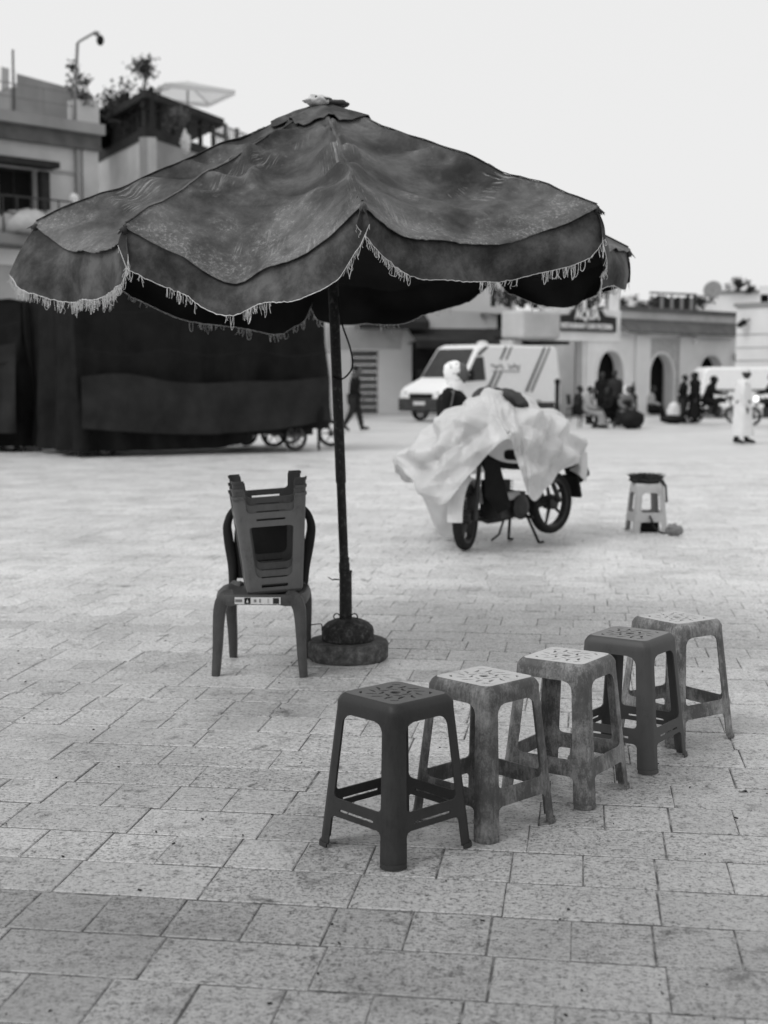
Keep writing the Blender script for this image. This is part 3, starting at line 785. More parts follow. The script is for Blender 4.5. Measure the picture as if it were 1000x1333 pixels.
# seat shell with rolled edge
vs, fs = [], []; N = 40
def sq(a, hx, hy, e=4.5):
    c, s = cos(a), sin(a); return (hx * math.copysign(abs(c) ** (2 / e), c), hy * math.copysign(abs(s) ** (2 / e), s))
rings = [(.0, -.006), (.5, -.006), (.80, .0), (.92, .008), (.985, .006), (1.0, -.006), (1.0, -.038)]
for f, dz in rings:
    for k in range(N):
        x, y = sq(2 * pi * k / N, (CW + .018) * max(f, .02), .215 * max(f, .02)); vs.append((x, y, SH + dz - (.006 if (f == 1.0 and dz < -.03 and abs(x) > .12) else 0)))
for a in range(len(rings) - 1):
    for k in range(N): fs.append((a * N + k, a * N + (k + 1) % N, (a + 1) * N + (k + 1) % N, (a + 1) * N + k))
fs.append(tuple(range(N)))
solid(obj('seat', vs, fs, 'chair', ch, 1.0), .006)
# back: bowed side posts joined by a top rail, with a solid panel
for sx in (-1, 1):
    pts = spline([(sx * .185, .185, SH - .005), (sx * .190, .215, SH + .10), (sx * .212, .235, SH + .23), (sx * .218, .245, SH + .31), (sx * .190, .255, SH + .375), (sx * .13, .262, SH + .405), (0, .268, SH + .415)], 6)
    MB().tube(pts, [.020 + .006 * sin(min(1, i / 20) * pi) for i in range(len(pts))], 10, (1.0, .7)).build('back_post', 'chair_back', ch, 1.2)
vs, fs = [], []  # made solid and near black to shut out light through the stack
for j in range(9):
    for i in range(9):
        x = (-1 + 2 * i / 8) * (.165 + .02 * sin(j / 8 * pi)); f = j / 8
        vs.append((x, .205 + .062 * f + .012 * (x / .17) ** 2, SH + .03 + .36 * f))
for j in range(8):
    for i in range(8): q = j * 9 + i; fs.append((q, q + 1, q + 10, q + 9))
solid(obj('back_panel', vs, fs, 'chair_back', ch, 1.2), .008)
# printed sticker on the front edge
stk = MB().box((-.005, -.2185, SH - .017), (.225, .0016, .034)).build('sticker', 'offwhite', ch)
for x, wd, hh, m_ in ((-.093, .034, .014, 'grey'), (-.050, .030, .030, 'black'), (-.012, .012, .014, 'grey'), (.012, .008, .018, 'grey'), (.052, .006, .022, 'lightgrey'), (.090, .030, .028, 'dark')):
    MB().box((x - .005, -.2200, SH - .017), (wd, .0012, hh)).build('sticker_print', m_, stk)
MB().prism([(-.056, -.009), (-.044, -.009), (-.050, .009)], lambda u, v, w: Vector((u - .005, -.2208 - w, SH - .017 + v)), .0006).build('sticker_print', 'offwhite', stk)

sB = make_stool('upturned_stool', 'stack_light', h=.495, wt=.137, wb=.180, r0=.022, r1=.026, fl0=.032, za=.415, rf=.030, zs=(.085, .155), rfs=.018, slotS=True, slotA=True, petals=False, th=.005)
stack_c = Vector((cf.x + .018, cf.y + .19, SH + .009))
for k, (m_, lab) in enumerate((('stack_light', 'pale grey upturned plastic stool, outermost of the stack on the chair'), ('stack_mid', 'upturned grey plastic stool nested in the middle of the stack on the chair'), ('stack_dark', 'upturned dark plastic stool whose legs stick out on top of the stack'))):
    o = sB if k == 0 else copy_tree(sB)
    o.location = stack_c + Vector((0, 0.002 * k, .495 + .038 * k)); o.rotation_euler = (pi + radians(1.5), radians(-3.5), radians(9))
    retint(o, m_); tag(o, lab, 'stool', 'upturned stools stacked on the chair')

# ------------------------------------------------------------------ far stool with rag
fs0 = make_stool('display_stool', 'far_stool', h=.46, wt=.128, wb=.165, r0=.02, r1=.025, fl0=.034, za=.375, rf=.04, zs=(.10, .19), rfs=.02, petals=False)
fc = gp(845, 694) ; fs0.location = (fc.x, fc.y + .16, .002); fs0.rotation_euler = (0, 0, radians(6))
tag(fs0, 'pale plastic stool standing alone with a dark rag on top, right of the motorcycle', 'stool')
rag = MB(); c = Vector((fc.x, fc.y + .16, .49))
crumple(rag, c, (.155, .14, .032), 5.0, 40, 14, .5)
rag.tube([c + Vector((.12, -.10, .0)), c + Vector((.155, -.13, -.05)), c + Vector((.16, -.14, -.14)), c + Vector((.165, -.14, -.20))], [.02, .012, .010, .012], 6)
for k in range(420):
    a = R.uniform(0, 2 * pi); r_ = R.uniform(.3, 1) * .165; p_ = c + Vector((r_ * cos(a), r_ * sin(a) * .9, .018))
    rag.tube([p_, p_ + Vector((R.gauss(0, .02), R.gauss(0, .02), R.uniform(.01, .05)))], .0035, 3)
tag(rag.build('shaggy_rag', 'fur', None, 1.2), 'dark shaggy rag draped over the top of the lone pale stool', 'rag')
bagc = gp(877, 698); bg_ = MB(); crumple(bg_, (bagc.x + .01, bagc.y + .04, .055), (.07, .06, .06), 8.0, 22, 14, .6)
tag(bg_.build('crumpled_bag', 'grey', None, 1.0), 'small crumpled grey bag on the ground against the lone stool', 'bag')
st_ = MB(); st_.tube(spline([(fc.x + .0, fc.y - .015, .165), (fc.x + .02, fc.y - .03, .12), (fc.x + .03, fc.y - .02, .08), (fc.x + .07, fc.y - .05, .03), (fc.x + .12, fc.y - .07, .008), (fc.x + .16, fc.y - .06, .008)], 5), .012, 6, (1.5, .5))
st_.box((fc.x - .0, fc.y + .16, .05), (.20, .15, .09)); 
tag(st_.build('dark_satchel', 'black', None), 'black satchel with a trailing strap under the lone pale stool', 'bag')

# ------------------------------------------------------------------ covered motorcycle
FW = gp(606, 716); RW = FW + Vector((.82, .86, 0)) 
hd = (FW - RW).normalized(); L0 = (FW - RW).length; rzb = atan2(hd.y, hd.x)
def wheel(parent, c, rad, wd, steer, cast, name='wheel', nsp=6, tm='rubber', rm='dark_metal'):
    """wheel rolling along local x, turned by steer about z"""
    M = Matrix.Rotation(steer, 3, 'Z') @ Matrix.Rotation(pi / 2, 3, 'X')
    ty = MB().lathe([(rad * .80, -wd * .42), (rad * .88, -wd * .5), (rad * .95, -wd * .44), (rad * .99, -wd * .25), (rad, 0), (rad * .99, wd * .25), (rad * .95, wd * .44), (rad * .88, wd * .5), (rad * .80, wd * .42)], 40, (0, 0, 0), M)
    ty.f = ty.f[:-2]; n = 40; m_ = 8 * n
    ty.f += [(k, m_ + k, m_ + (k + 1) % n, (k + 1) % n) for k in range(n)]
    w_ = ty.build(name, tm, parent, .9); w_.location = c
    rm_ = MB().lathe([(rad * .73, -wd * .30), (rad * .80, -wd * .36), (rad * .80, wd * .36), (rad * .73, wd * .30)], 36, (0, 0, 0), M)
    rm_.f = rm_.f[:-2]; rm_.f += [(k, 3 * 36 + k, 3 * 36 + (k + 1) % 36, (k + 1) % 36) for k in range(36)]
    rm_.build('rim', rm, w_, .6)
    hb = MB().lathe([(rad * .10, -wd * .7), (rad * .22, -wd * .5), (rad * .22, wd * .5), (rad * .10, wd * .7)], 18, (0, 0, 0), M)
    for k in range(nsp):
        a = 2 * pi * k / nsp; d = Vector((cos(a), sin(a), 0)); t = Vector((-sin(a), cos(a), 0))
        if cast:
            hb.tube([M @ (d * rad * .18), M @ (d * rad * .77)], [rad * .10, rad * .06], 6, (1, .5))
        else: hb.tube([M @ (d * rad * .1 + Vector((0, 0, wd * .3 * (-1) ** k))), M @ (d * rad * .76 + t * .02)], .003 if nsp > 10 else rad * .035, 4)
    hb.build('spokes', rm, w_, .6)
    return w_
bk = empty('covered_motorcycle', (FW.x, FW.y, 0), rzb, 'small dark motorcycle on its centre stand, mostly hidden under a white plastic sheet', 'motorcycle')
# local frame: x forward, origin under the front axle; rear axle at x=-L0
RWH = .285
steer = radians(24)
wheel(bk, (0, 0, RWH), RWH, .085, steer, True, nsp=6)
wheel(bk, (-L0, 0, RWH + .045), RWH, .10, 0, True, nsp=5)
sM = Matrix.Rotation(steer, 3, 'Z')
for s in (-1, 1):
    MB().tube([sM @ Vector((0, s * .082, RWH - .03)), sM @ Vector((-.03, s * .082, RWH + .12)), sM @ Vector((-.16, s * .08, .80))], [.028, .026, .018], 10).build('fork_leg', 'dark_metal', bk, .9)
vs, fs = [], []
for i in range(15):
    a = radians(-8 + 12 * i); 
    for j in range(7):
        y = -.065 + .13 * j / 6; rr = RWH + .035 + .02 * (1 - (y / .065) ** 2)
        vs.append(sM @ Vector((rr * cos(a + radians(5)), y, RWH + rr * sin(a + radians(5)))))
for i in range(14):
    for j in range(6): fs.append((i * 7 + j, i * 7 + j + 1, i * 7 + 8 + j, i * 7 + 7 + j))
solid(obj('front_fender', vs, fs, 'offwhite', bk, 1.2), .006)
MB().tube(spline([(-.16, 0, .86), (-.30, 0, .66), (-.55, 0, .42), (-.80, 0, .40), (-L0 + .02, 0, RWH + .05)], 5), .030, 8).build('frame', 'black', bk, 1)
MB().tube(spline([(-.18, 0, .82), (-.5, 0, .70), (-.9, 0, .68), (-1.35, 0, .74)], 5), .028, 8).build('seat_frame', 'black', bk, 1)
e = MB().box((-.50, 0, .36), (.34, .24, .22)).box((-.40, 0, .50), (.20, .17, .16))
for k in range(6): e.box((-.40, 0, .44 + k * .025), (.24, .21, .008))
e.lathe([(.02, 0), (.10, .01), (.11, .05), (.06, .07)], 18, (-.55, -.12, .34), Matrix.Rotation(pi / 2, 3, 'X')).lathe([(.02, 0), (.10, .01), (.11, .05), (.06, .07)], 18, (-.55, .12, .34), Matrix.Rotation(-pi / 2, 3, 'X'))
e.build('engine', 'dark_metal', bk, None, .01)
MB().box((-.47, -.01, .44), (.20, .32, .07)).build('engine_cover', 'lightgrey', bk, None, .02)
sh_ = MB()
for s in (-1, 1):
    sh_.add([(-.12, s * .10, .78), (-.20, s * .20, .74), (-.34, s * .22, .36), (-.26, s * .14, .30), (-.12, s * .11, .46)], [(0, 1, 2, 3, 4)])
solid(sh_.build('leg_shield', 'black', bk), .01)
MB().tube(spline([(-.38, -.11, .34), (-.30, -.12, .24), (-.6, -.15, .22), (-1.0, -.17, .26), (-1.45, -.18, .34)], 5), [.02] * 8 + [.042] * 13, 10).build('exhaust', 'dark_metal', bk, 1)
MB().box((-1.0, 0, .78), (.72, .24, .09)).build('saddle', 'black', bk, None, .03)
MB().tube([(-.16, -.34, 1.0), (-.18, -.12, .98), (-.18, .12, .98), (-.16, .34, 1.0)], .014, 8).build('handlebar', 'black', bk)
MB().ball((-.10, 0, .92), (.09, .10, .10)).build('headlight', 'dark', bk, 1)
MB().box((-1.58, 0, .62), (.16, .16, .22), Matrix.Rotation(.5, 3, 'Y')).box((-1.52, 0, .46), (.04, .18, .22), Matrix.Rotation(.3, 3, 'Y')).build('tail_fender', 'black', bk, None, .015)
MB().tube([(-L0 - .02, -.09, RWH + .06), (-1.0, -.10, .66)], .022, 8).tube([(-L0 - .02, .09, RWH + .06), (-1.0, .10, .66)], .022, 8).build('rear_shock', 'dark_metal', bk)
for s in (-1, 1):
    MB().tube([(-.72, s * .09, .26), (-.80, s * .17, .012), (-.86, s * .175, .010)], .013, 6).build('centre_stand_leg', 'black', bk)
    MB().tube([(-.62, s * .10, .26), (-.62, s * .24, .25)], .016, 8).build('foot_peg', 'rubber', bk)
MB().tube([(-.70, -.13, .24), (-.70, -.20, .06), (-.62, -.22, .012)], .010, 6).build('side_stand', 'black', bk)

# plastic sheet: columns of (pixel, depth) turned into real points, smoothed around and down
BF = FW.y / 11.46
cols = [[(590, 530, 12.3), (548, 572, 12.5), (530, 628, 12.6)],
        [(600, 525, 12.1), (533, 582, 11.9), (522, 604, 11.8)],
        [(611, 521, 12.0), (558, 585, 11.3), (571, 657, 11.15)],
        [(626, 515, 12.0), (598, 560, 11.25), (612, 616, 11.1)],
        [(641, 511, 12.0), (636, 540, 11.45), (661, 571, 11.3)],
        [(655, 510, 12.1), (668, 555, 11.45), (676, 612, 11.35)],
        [(667, 511, 12.2), (690, 572, 11.5), (694, 652, 11.4)],
        [(681, 514, 12.3), (716, 566, 11.8), (722, 627, 11.7)],
        [(699, 521, 12.5), (745, 558, 12.2), (748, 602, 12.15)],
        [(714, 527, 12.7), (760, 570, 12.6), (764, 612, 12.7)],
        [(692, 520, 12.8), (722, 548, 13.2), (720, 600, 13.3)],
        [(652, 511, 12.6), (652, 540, 13.0), (650, 612, 13.1)],
        [(612, 521, 12.4), (592, 548, 12.9), (585, 622, 13.0)]]
C3 = [[at(a, b, d * BF) for a, b, d in c] for c in cols]
top_c = at(652, 506, 12.25 * BF)
NA, ND = 26, 22
CREASE = [(.7, .1, .7, 1.9, .055), (-.6, .2, .8, 2.6, .045), (.2, .3, .95, 3.3, .030), (.95, -.1, .3, 4.1, .028), (-.8, .1, .5, 5.7, .018), (.4, .5, -.8, 6.3, .016)]
rows = []
col_sp = []
for c in C3:
    col_sp.append(spline([top_c.lerp(c[0], .35), c[0], c[0].lerp(c[1], .5) + Vector((0, 0, .01)), c[1], c[1].lerp(c[2], .5), c[2]], 14))
for d in range(len(col_sp[0])): rows.append(spline([c[d] for c in col_sp], NA, True))
n = len(rows[0]); cen = sum(rows[-1], Vector()) / n; vs = []
for d, row in enumerate(rows):
    for k, p_ in enumerate(row):
        o_ = (p_ - cen); o_.z = 0; o_.normalize(); f = d / (len(rows) - 1)
        tri = lambda x: 2 * abs(x - math.floor(x + .5)) - .5
        th_ = 2 * pi * k / n
        wv = .05 * nz(p_.x * 2.0, p_.y * 2.0, p_.z * 2.0 + 7)
        for (ax, ay, az, fr_, am_) in CREASE: wv += 1.8 * am_ * tri((p_.x * ax + p_.y * ay + p_.z * az) * fr_ + .35 * nz(p_.x * 1.7 + ax * 9, p_.y * 1.7, p_.z * 1.7))
        wv += .035 * f * tri(th_ * 2.2 + .5 * nz(p_.z * 3, th_ * 2)) + .022 * f * tri(th_ * 4.7 + nz(p_.z * 4, th_ * 3))
        q = p_ + o_ * wv * smoothstep(0, .3, f) * (1 - .45 * smoothstep(.75, 1, f)) + Vector((0, 0, .5 * wv * (1 - f)))
        vs.append(q)
fs = []
for d in range(len(rows) - 1):
    for k in range(n): fs.append((d * n + k, d * n + (k + 1) % n, (d + 1) * n + (k + 1) % n, (d + 1) * n + k))
fs.append(tuple(range(n)))
cov = empty('plastic_cover', (FW.x + .3, FW.y + .4, 0), 0, 'white crumpled plastic sheet draped over the parked motorcycle', 'cover')
def under(o, p): o.parent = p; o.location = -p.location; return o
under(obj('sheet', vs, fs, 'plastic_sheet', None, .35), cov)
# lower flap hanging behind the front wheel, and a corner tied at the tail
def flap(cols, amp, name):
    C = [[at(a, b, d * BF) for a, b, d in c] for c in cols]
    S = [spline(c, 8) for c in C]; rws = [spline([s[d] for s in S], 8) for d in range(len(S[0]))]; n = len(rws[0])
    vs = [p_ + Vector((0, 1, 0)) * amp * nz(p_.x * 7, p_.z * 5, 3) for r_ in rws for p_ in r_]
    fs = [(d * n + k, d * n + k + 1, (d + 1) * n + k + 1, (d + 1) * n + k) for d in range(len(rws) - 1) for k in range(n - 1)]
    return under(solid(obj(name, vs, fs, 'plastic_sheet', None, 3.1), .002), cov)
flap([[(538, 600, 12.2), (548, 640, 12.2), (556, 660, 12.2)], [(553, 612, 12.05), (564, 657, 12.05), (574, 697, 12.05)], [(580, 605, 11.85), (588, 650, 11.85), (597, 692, 11.9)], [(612, 600, 11.6), (612, 640, 11.7), (606, 668, 11.8)]], .06, 'lower_flap')
flap([[(742, 590, 12.6), (744, 604, 12.55), (742, 612, 12.5)], [(756, 590, 12.5), (756, 608, 12.4), (754, 619, 12.35)], [(764, 588, 12.6), (765, 610, 12.5), (763, 628, 12.4)]], .03, 'tail_flap')
rc = spline([at(620, 521, 12.15 * BF), at(632, 512, 12.1 * BF), at(648, 511, 12.1 * BF), at(662, 516, 12.05 * BF), at(676, 524, 11.95 * BF), at(684, 529, 11.9 * BF)], 5)
mb = MB().tube(rc, [.035, .05, .06, .065, .06, .055, .05, .05, .05, .055, .06, .06, .062, .065, .068, .07, .075, .085, .09, .09, .08, .075, .07, .06, .05, .03][:len(rc)], 16, (1.5, .75))
for v in mb.v: v += Vector((nz(v.x * 16, v.y * 16, v.z * 16), nz(v.x * 16 + 5, v.y * 16, v.z * 16), nz(v.x * 16, v.y * 16 + 9, v.z * 16))) * .03
tag(mb.build('rolled_blanket', 'charcoal', None, 1.5), 'dark folded blanket lying on top of the white motorcycle sheet', 'blanket')

# ------------------------------------------------------------------ people
def skin_mesh(name, V, E, rad, mt, parent, root=0, lv=2):
    me = bpy.data.meshes.new(name); me.from_pydata(V, E, [])
    o = bpy.data.objects.new(name, me); COL.objects.link(o)
    md = o.modifiers.new('skin', 'SKIN'); md.use_smooth_shade = True
    for i, sv in enumerate(me.skin_vertices[0].data):
        r_ = rad[i]; sv.radius = r_ if isinstance(r_, tuple) else (r_, r_); sv.use_root = (i == root)
    sb = o.modifiers.new('sub', 'SUBSURF'); sb.levels = lv; sb.render_levels = lv
    dg = bpy.context.evaluated_depsgraph_get(); dg.update()
    m2 = bpy.data.meshes.new_from_object(o.evaluated_get(dg)); m2.name = name
    bpy.data.objects.remove(o); bpy.data.meshes.remove(me)
    return m2
def merge_obj(name, m2, mb, mt, parent):
    vs = [v.co.copy() for v in m2.vertices] + mb.v; k = len(m2.vertices)
    fs = [tuple(p.vertices) for p in m2.polygons] + [tuple(i + k for i in f) for f in mb.f]
    bpy.data.meshes.remove(m2)
    return obj(name, vs, fs, mt, parent, 1.3)
NAMES = ['pelvis', 'spine', 'chest', 'neck', 'head', 'shL', 'elL', 'wrL', 'shR', 'elR', 'wrR', 'hpL', 'knL', 'anL', 'toL', 'hpR', 'knR', 'anR', 'toR']
EDG = [(0, 1), (1, 2), (2, 3), (3, 4), (2, 5), (5, 6), (6, 7), (2, 8), (8, 9), (9, 10), (0, 11), (11, 12), (12, 13), (13, 14), (0, 15), (15, 16), (16, 17), (17, 18)]
RAD = dict(pelvis=.075, spine=.066, chest=.078, neck=.034, head=.036, sh=.042, el=.028, wr=.020, hp=.056, kn=.037, an=.026, to=.022)
STAND = dict(pelvis=(0, 0, .53), spine=(0, 0, .62), chest=(.005, 0, .74), neck=(.005, 0, .835), head=(.02, 0, .88),
             shL=(0, .098, .785), elL=(-.015, .130, .635), wrL=(.03, .135, .485), shR=(0, -.098, .785), elR=(-.015, -.130, .635), wrR=(.03, -.135, .485),
             hpL=(0, .052, .505), knL=(.012, .056, .28), anL=(-.012, .056, .045), toL=(.075, .062, .022), hpR=(0, -.052, .505), knR=(.012, -.056, .28), anR=(-.012, -.056, .045), toR=(.075, -.062, .022))
WALK = dict(STAND, knL=(.07, .052, .285), anL=(.115, .052, .05), toL=(.20, .055, .04), knR=(-.03, -.05, .285), anR=(-.155, -.05, .085), toR=(-.09, -.052, .03),
            elL=(-.06, .125, .645), wrL=(-.06, .135, .50), elR=(.03, -.13, .64), wrR=(.13, -.12, .54), chest=(.02, 0, .74), neck=(.03, 0, .835), head=(.05, 0, .88))
SIT = dict(pelvis=(0, 0, .27), spine=(.0, 0, .36), chest=(.02, 0, .47), neck=(.03, 0, .565), head=(.05, 0, .61),
           shL=(.02, .105, .53), elL=(.06, .13, .39), wrL=(.19, .09, .34), shR=(.02, -.105, .53), elR=(.06, -.13, .39), wrR=(.19, -.09, .34),
           hpL=(.02, .055, .265), knL=(.245, .065, .275), anL=(.255, .06, .045), toL=(.34, .065, .022), hpR=(.02, -.055, .265), knR=(.245, -.065, .275), anR=(.235, -.06, .045), toR=(.32, -.065, .022))
RIDE = dict(SIT, pelvis=(0, 0, .46), spine=(.03, 0, .55), chest=(.08, 0, .66), neck=(.12, 0, .75), head=(.145, 0, .795), shL=(.09, .105, .72), elL=(.17, .14, .60), wrL=(.30, .12, .575), shR=(.09, -.105, .72), elR=(.17, -.14, .60), wrR=(.30, -.12, .575),
            hpL=(.02, .06, .45), knL=(.20, .09, .40), anL=(.14, .10, .19), toL=(.22, .10, .165), hpR=(.02, -.06, .45), knR=(.20, -.09, .40), anR=(.14, -.10, .19), toR=(.22, -.10, .165))
def person(loc_, rz, H, pose, label, top=None, legs=None, shoes='black', hair='hair', skinm='skin', scarf=None, robe=None, cap=None, group=None, build_=1.0):
    root = empty('person', loc_, rz, label, 'person', group)
    J = {k: Vector(v) * H for k, v in pose.items()}
    rd = lambda n: RAD.get(n, RAD.get(n[:2])) * H * build_
    V = [J[n] for n in NAMES]
    m2 = skin_mesh('body', V, EDG, [rd(n) for n in NAMES], skinm, root)
    mb = MB(); hc = J['head'] + Vector((.012, 0, .055)) * H
    # head: skull, jaw, nose, ears
    mb.loft([hc + Vector((.020, 0, -.072)) * H, hc + Vector((.016, 0, -.055)) * H, hc + Vector((.008, 0, -.025)) * H, hc + Vector((.0, 0, .005)) * H, hc + Vector((-.004, 0, .032)) * H, hc + Vector((-.006, 0, .052)) * H, hc + Vector((-.008, 0, .062)) * H],
            [x * H for x in (.016, .032, .041, .044, .042, .030, .010)], [x * H for x in (.016, .035, .050, .055, .054, .040, .012)], 16)
    mb.tube([hc + Vector((.050, 0, .010)) * H, hc + Vector((.068, 0, -.016)) * H, hc + Vector((.050, 0, -.022)) * H], [.006 * H, .010 * H, .006 * H], 6)
    for s in (-1, 1): mb.ball(hc + Vector((-.004, s * .045, -.008)) * H, (.012 * H, .006 * H, .017 * H), 8, 6)
    mb.tube([hc + Vector((.056, -.018, -.038)) * H, hc + Vector((.058, 0, -.039)) * H, hc + Vector((.056, .018, -.038)) * H], .004 * H, 5)
    for sd in ('L', 'R'):                                      # hands with palm and five fingers
        wr = J['wr' + sd]; fd = (wr - J['el' + sd]).normalized(); sdv = Vector((fd.z, 0, -fd.x)).normalized() if abs(fd.x) + abs(fd.z) > .01 else Vector((1, 0, 0))
        if sdv.x < 0: sdv = -sdv
        nn = fd.cross(sdv)
        mb.tube([wr, wr + fd * .022 * H, wr + fd * .05 * H], [.017 * H, .023 * H, .021 * H], 8, (1, .6))
        for q in range(4):
            b_ = wr + fd * .048 * H + sdv * (q - 1.5) * .011 * H; l_ = (.040, .045, .043, .034)[q] * H
            mb.tube([b_, b_ + fd * l_ * .5, b_ + fd * l_ * .9 + nn * l_ * .25], [.0058 * H, .0052 * H, .004 * H], 5)
        b_ = wr + fd * .018 * H + sdv * .018 * H; mb.tube([b_, b_ + fd * .016 * H + sdv * .016 * H, b_ + fd * .036 * H + sdv * .020 * H], [.007 * H, .006 * H, .0045 * H], 5)
    merge_obj('body', m2, mb, skinm, root)
    def sub(names, extra, name, mt, rootn):
        idx = [NAMES.index(x) for x in names]; E = [(idx.index(a), idx.index(b)) for a, b in EDG if a in idx and b in idx]
        return obj_from(skin_mesh(name, [V[i] for i in idx], E, [rd(NAMES[i]) * extra[0] + extra[1] * H for i in idx], mt, root, idx.index(NAMES.index(rootn))), name, mt, root)
    def obj_from(me, name, mt, parent):
        me.materials.clear(); me.materials.append(MATS[mt]); o = bpy.data.objects.new(name, me); COL.objects.link(o); o.parent = parent; return o
    if top:
        pe, sp_, cs2, nk = J['pelvis'], J['spine'], J['chest'], J['neck']; dn = (pe - sp_).normalized(); b_ = build_ * H
        t_ = MB().loft([pe + dn * .05 * H, pe, pe.lerp(sp_, .6), sp_.lerp(cs2, .3), cs2, cs2.lerp(nk, .45), cs2.lerp(nk, .68), cs2.lerp(nk, .86), nk + (nk - cs2) * .12],
                       [q * b_ for q in (.105, .104, .096, .098, .112, .108, .088, .058, .040)], [q * b_ for q in (.085, .086, .076, .078, .088, .078, .064, .050, .042)], 20)
        for sd in ('L', 'R'):
            sh3, el3, wr3 = J['sh' + sd], J['el' + sd], J['wr' + sd]; inn = Vector((sh3.x, sh3.y * .55, sh3.z + .006 * H))
            pth = spline([inn, sh3, sh3.lerp(el3, .5), el3, el3.lerp(wr3, .5), wr3 + (wr3 - el3) * .04], 4)
            t_.tube(pth, [(.046 - .020 * min(1, q / (len(pth) - 1) * 1.0)) * b_ for q in range(len(pth))], 10)
        for v in t_.v: v += Vector((nz(v.x * 9, v.y * 9, v.z * 9), nz(v.x * 9 + 4, v.y * 9, v.z * 9), 0)) * .012
        t_.build('jacket', top, root, 1.4)
    if legs: sub(['pelvis', 'hpL', 'knL', 'anL', 'hpR', 'knR', 'anR'], (1.12, .010), 'trousers', legs, 'pelvis')
    if shoes:
        for sd in ('L', 'R'):
            a, t = J['an' + sd], J['to' + sd]; d = t - a; d.normalize()
            MB().loft([a + Vector((-.03, 0, -.005)) * H, a + Vector((-.005, 0, -.008)) * H, a.lerp(t, .6) + Vector((0, 0, .0)) * H, t + d * .012 * H, t + d * .035 * H], [x * H for x in (.016, .026, .028, .027, .012)], [x * H for x in (.022, .034, .026, .020, .010)], 10).build('shoe', shoes, root, 1.2)
    if robe:
        mt, pts = robe
        MB().loft([Vector(p[:3]) * H for p in pts], [p[3] * H for p in pts], [p[4] * H for p in pts], 28, (0, 1, 0), .07, 6).build('robe', mt, root, 1.3)
        sub(['chest', 'shL', 'elL', 'wrL', 'shR', 'elR', 'wrR'], (1.25, .010), 'robe_sleeves', mt, 'chest')
    if hair and not scarf and not cap:
        MB().ball(hc + Vector((-.012, 0, .016)) * H, (.056 * H, .050 * H, .054 * H), 14, 9).build('hair', hair, root, 1.3)
    if cap:
        MB().loft([hc + Vector((-.004, 0, .018)) * H, hc + Vector((-.005, 0, .045)) * H, hc + Vector((-.006, 0, .068)) * H, hc + Vector((-.006, 0, .074)) * H], [x * H for x in (.049, .049, .040, .012)], [x * H for x in (.061, .060, .048, .014)], 16).build('cap', cap, root, 1.0)
    if scarf:
        b = MB()
        b.loft([J['neck'] + Vector((-.016, 0, -.060)) * H, J['neck'] + Vector((-.014, 0, -.012)) * H, hc + Vector((-.016, 0, -.062)) * H, hc + Vector((-.028, 0, -.03)) * H, hc + Vector((-.030, 0, .005)) * H, hc + Vector((-.026, 0, .035)) * H, hc + Vector((-.020, 0, .060)) * H, hc + Vector((-.018, 0, .074)) * H],
               [x * H for x in (.092, .066, .053, .054, .056, .052, .036, .008)], [x * H for x in (.080, .062, .058, .062, .066, .064, .044, .010)], 20)
        for v in b.v: v += Vector((nz(v.x * 22, v.y * 22, v.z * 12), nz(v.x * 22 + 4, v.y * 22, v.z * 12), 0)) * .012
        b.build('headscarf', scarf, root, 1.3)
    return root
ROBE_STAND = [(0, 0, .83, .045, .045), (0, 0, .81, .10, .060), (.0, 0, .74, .118, .085), (.0, 0, .62, .115, .088), (0, 0, .5, .125, .095), (0, 0, .3, .138, .105), (.005, 0, .14, .15, .115), (.005, 0, .10, .152, .117)]
ROBE_SIT = [(.03, 0, .57, .045, .045), (.02, 0, .54, .10, .06), (.02, 0, .46, .118, .088), (.01, 0, .36, .115, .092), (.03, 0, .28, .125, .085), (.14, 0, .275, .130, .068), (.235, 0, .255, .130, .068), (.268, 0, .17, .125, .072), (.28, 0, .06, .13, .085)]
P = person
f = gp(588, 683)
P((f.x, f.y + .2, 0), radians(-12), 1.62, dict(STAND, head=(.035, 0, .875), neck=(.015, 0, .832)), 'person in white spotted headscarf and black jacket standing behind the covered motorcycle', 'cloth_black', 'cloth_dark', scarf='scarf', build_=1.12)
f = gp(461, 561)
P((f.x, f.y, 0), radians(-8), 1.75, WALK, 'person in dark clothes striding past the grey shutter, right of the umbrella pole', 'cloth_black', 'cloth_dark')
f = gp(966, 577)
P((f.x, f.y, 0), radians(-12), 1.64, dict(STAND, knL=(.03, .052, .28), anL=(.06, .052, .045), toL=(.145, .055, .022), anR=(-.09, -.05, .05), toR=(-.005, -.052, .022), knR=(-.01, -.05, .28)), 'person in long white robe and white cap walking at the right', None, 'black', 'black', None, 'skin_dark', None, ('robe_white', [(a, b, c, d * 1.22, e_ * 1.3) for a, b, c, d, e_ in ROBE_STAND]), 'offwhite')
f = gp(764, 557)
P((f.x, f.y, 0), radians(-20), 1.62, SIT, 'seated person in pale grey robe with dark hair, leftmost of the group by the arches', None, None, 'black', 'hair', 'skin', None, ('robe_grey', ROBE_SIT), None, 'people seated by the arches')
f2 = gp(797, 557)
P((f2.x, f2.y + .3, 0), radians(200), 1.60, SIT, 'seated person all in black between the pale robed sitter and the one in white headscarf', 'cloth_black', 'cloth_black', 'black', None, 'skin_dark', 'cloth_black', None, None, 'people seated by the arches')
f3 = gp(813, 557)
P((f3.x, f3.y, 0), radians(-65), 1.65, SIT, 'seated person in dark coat and white headscarf with grey skirt, right of the seated group', 'cloth_dark', None, 'black', None, 'skin', 'robe_white', ('robe_mid', [q for q in ROBE_SIT[4:]]), None, 'people seated by the arches')
f = gp(783, 549)
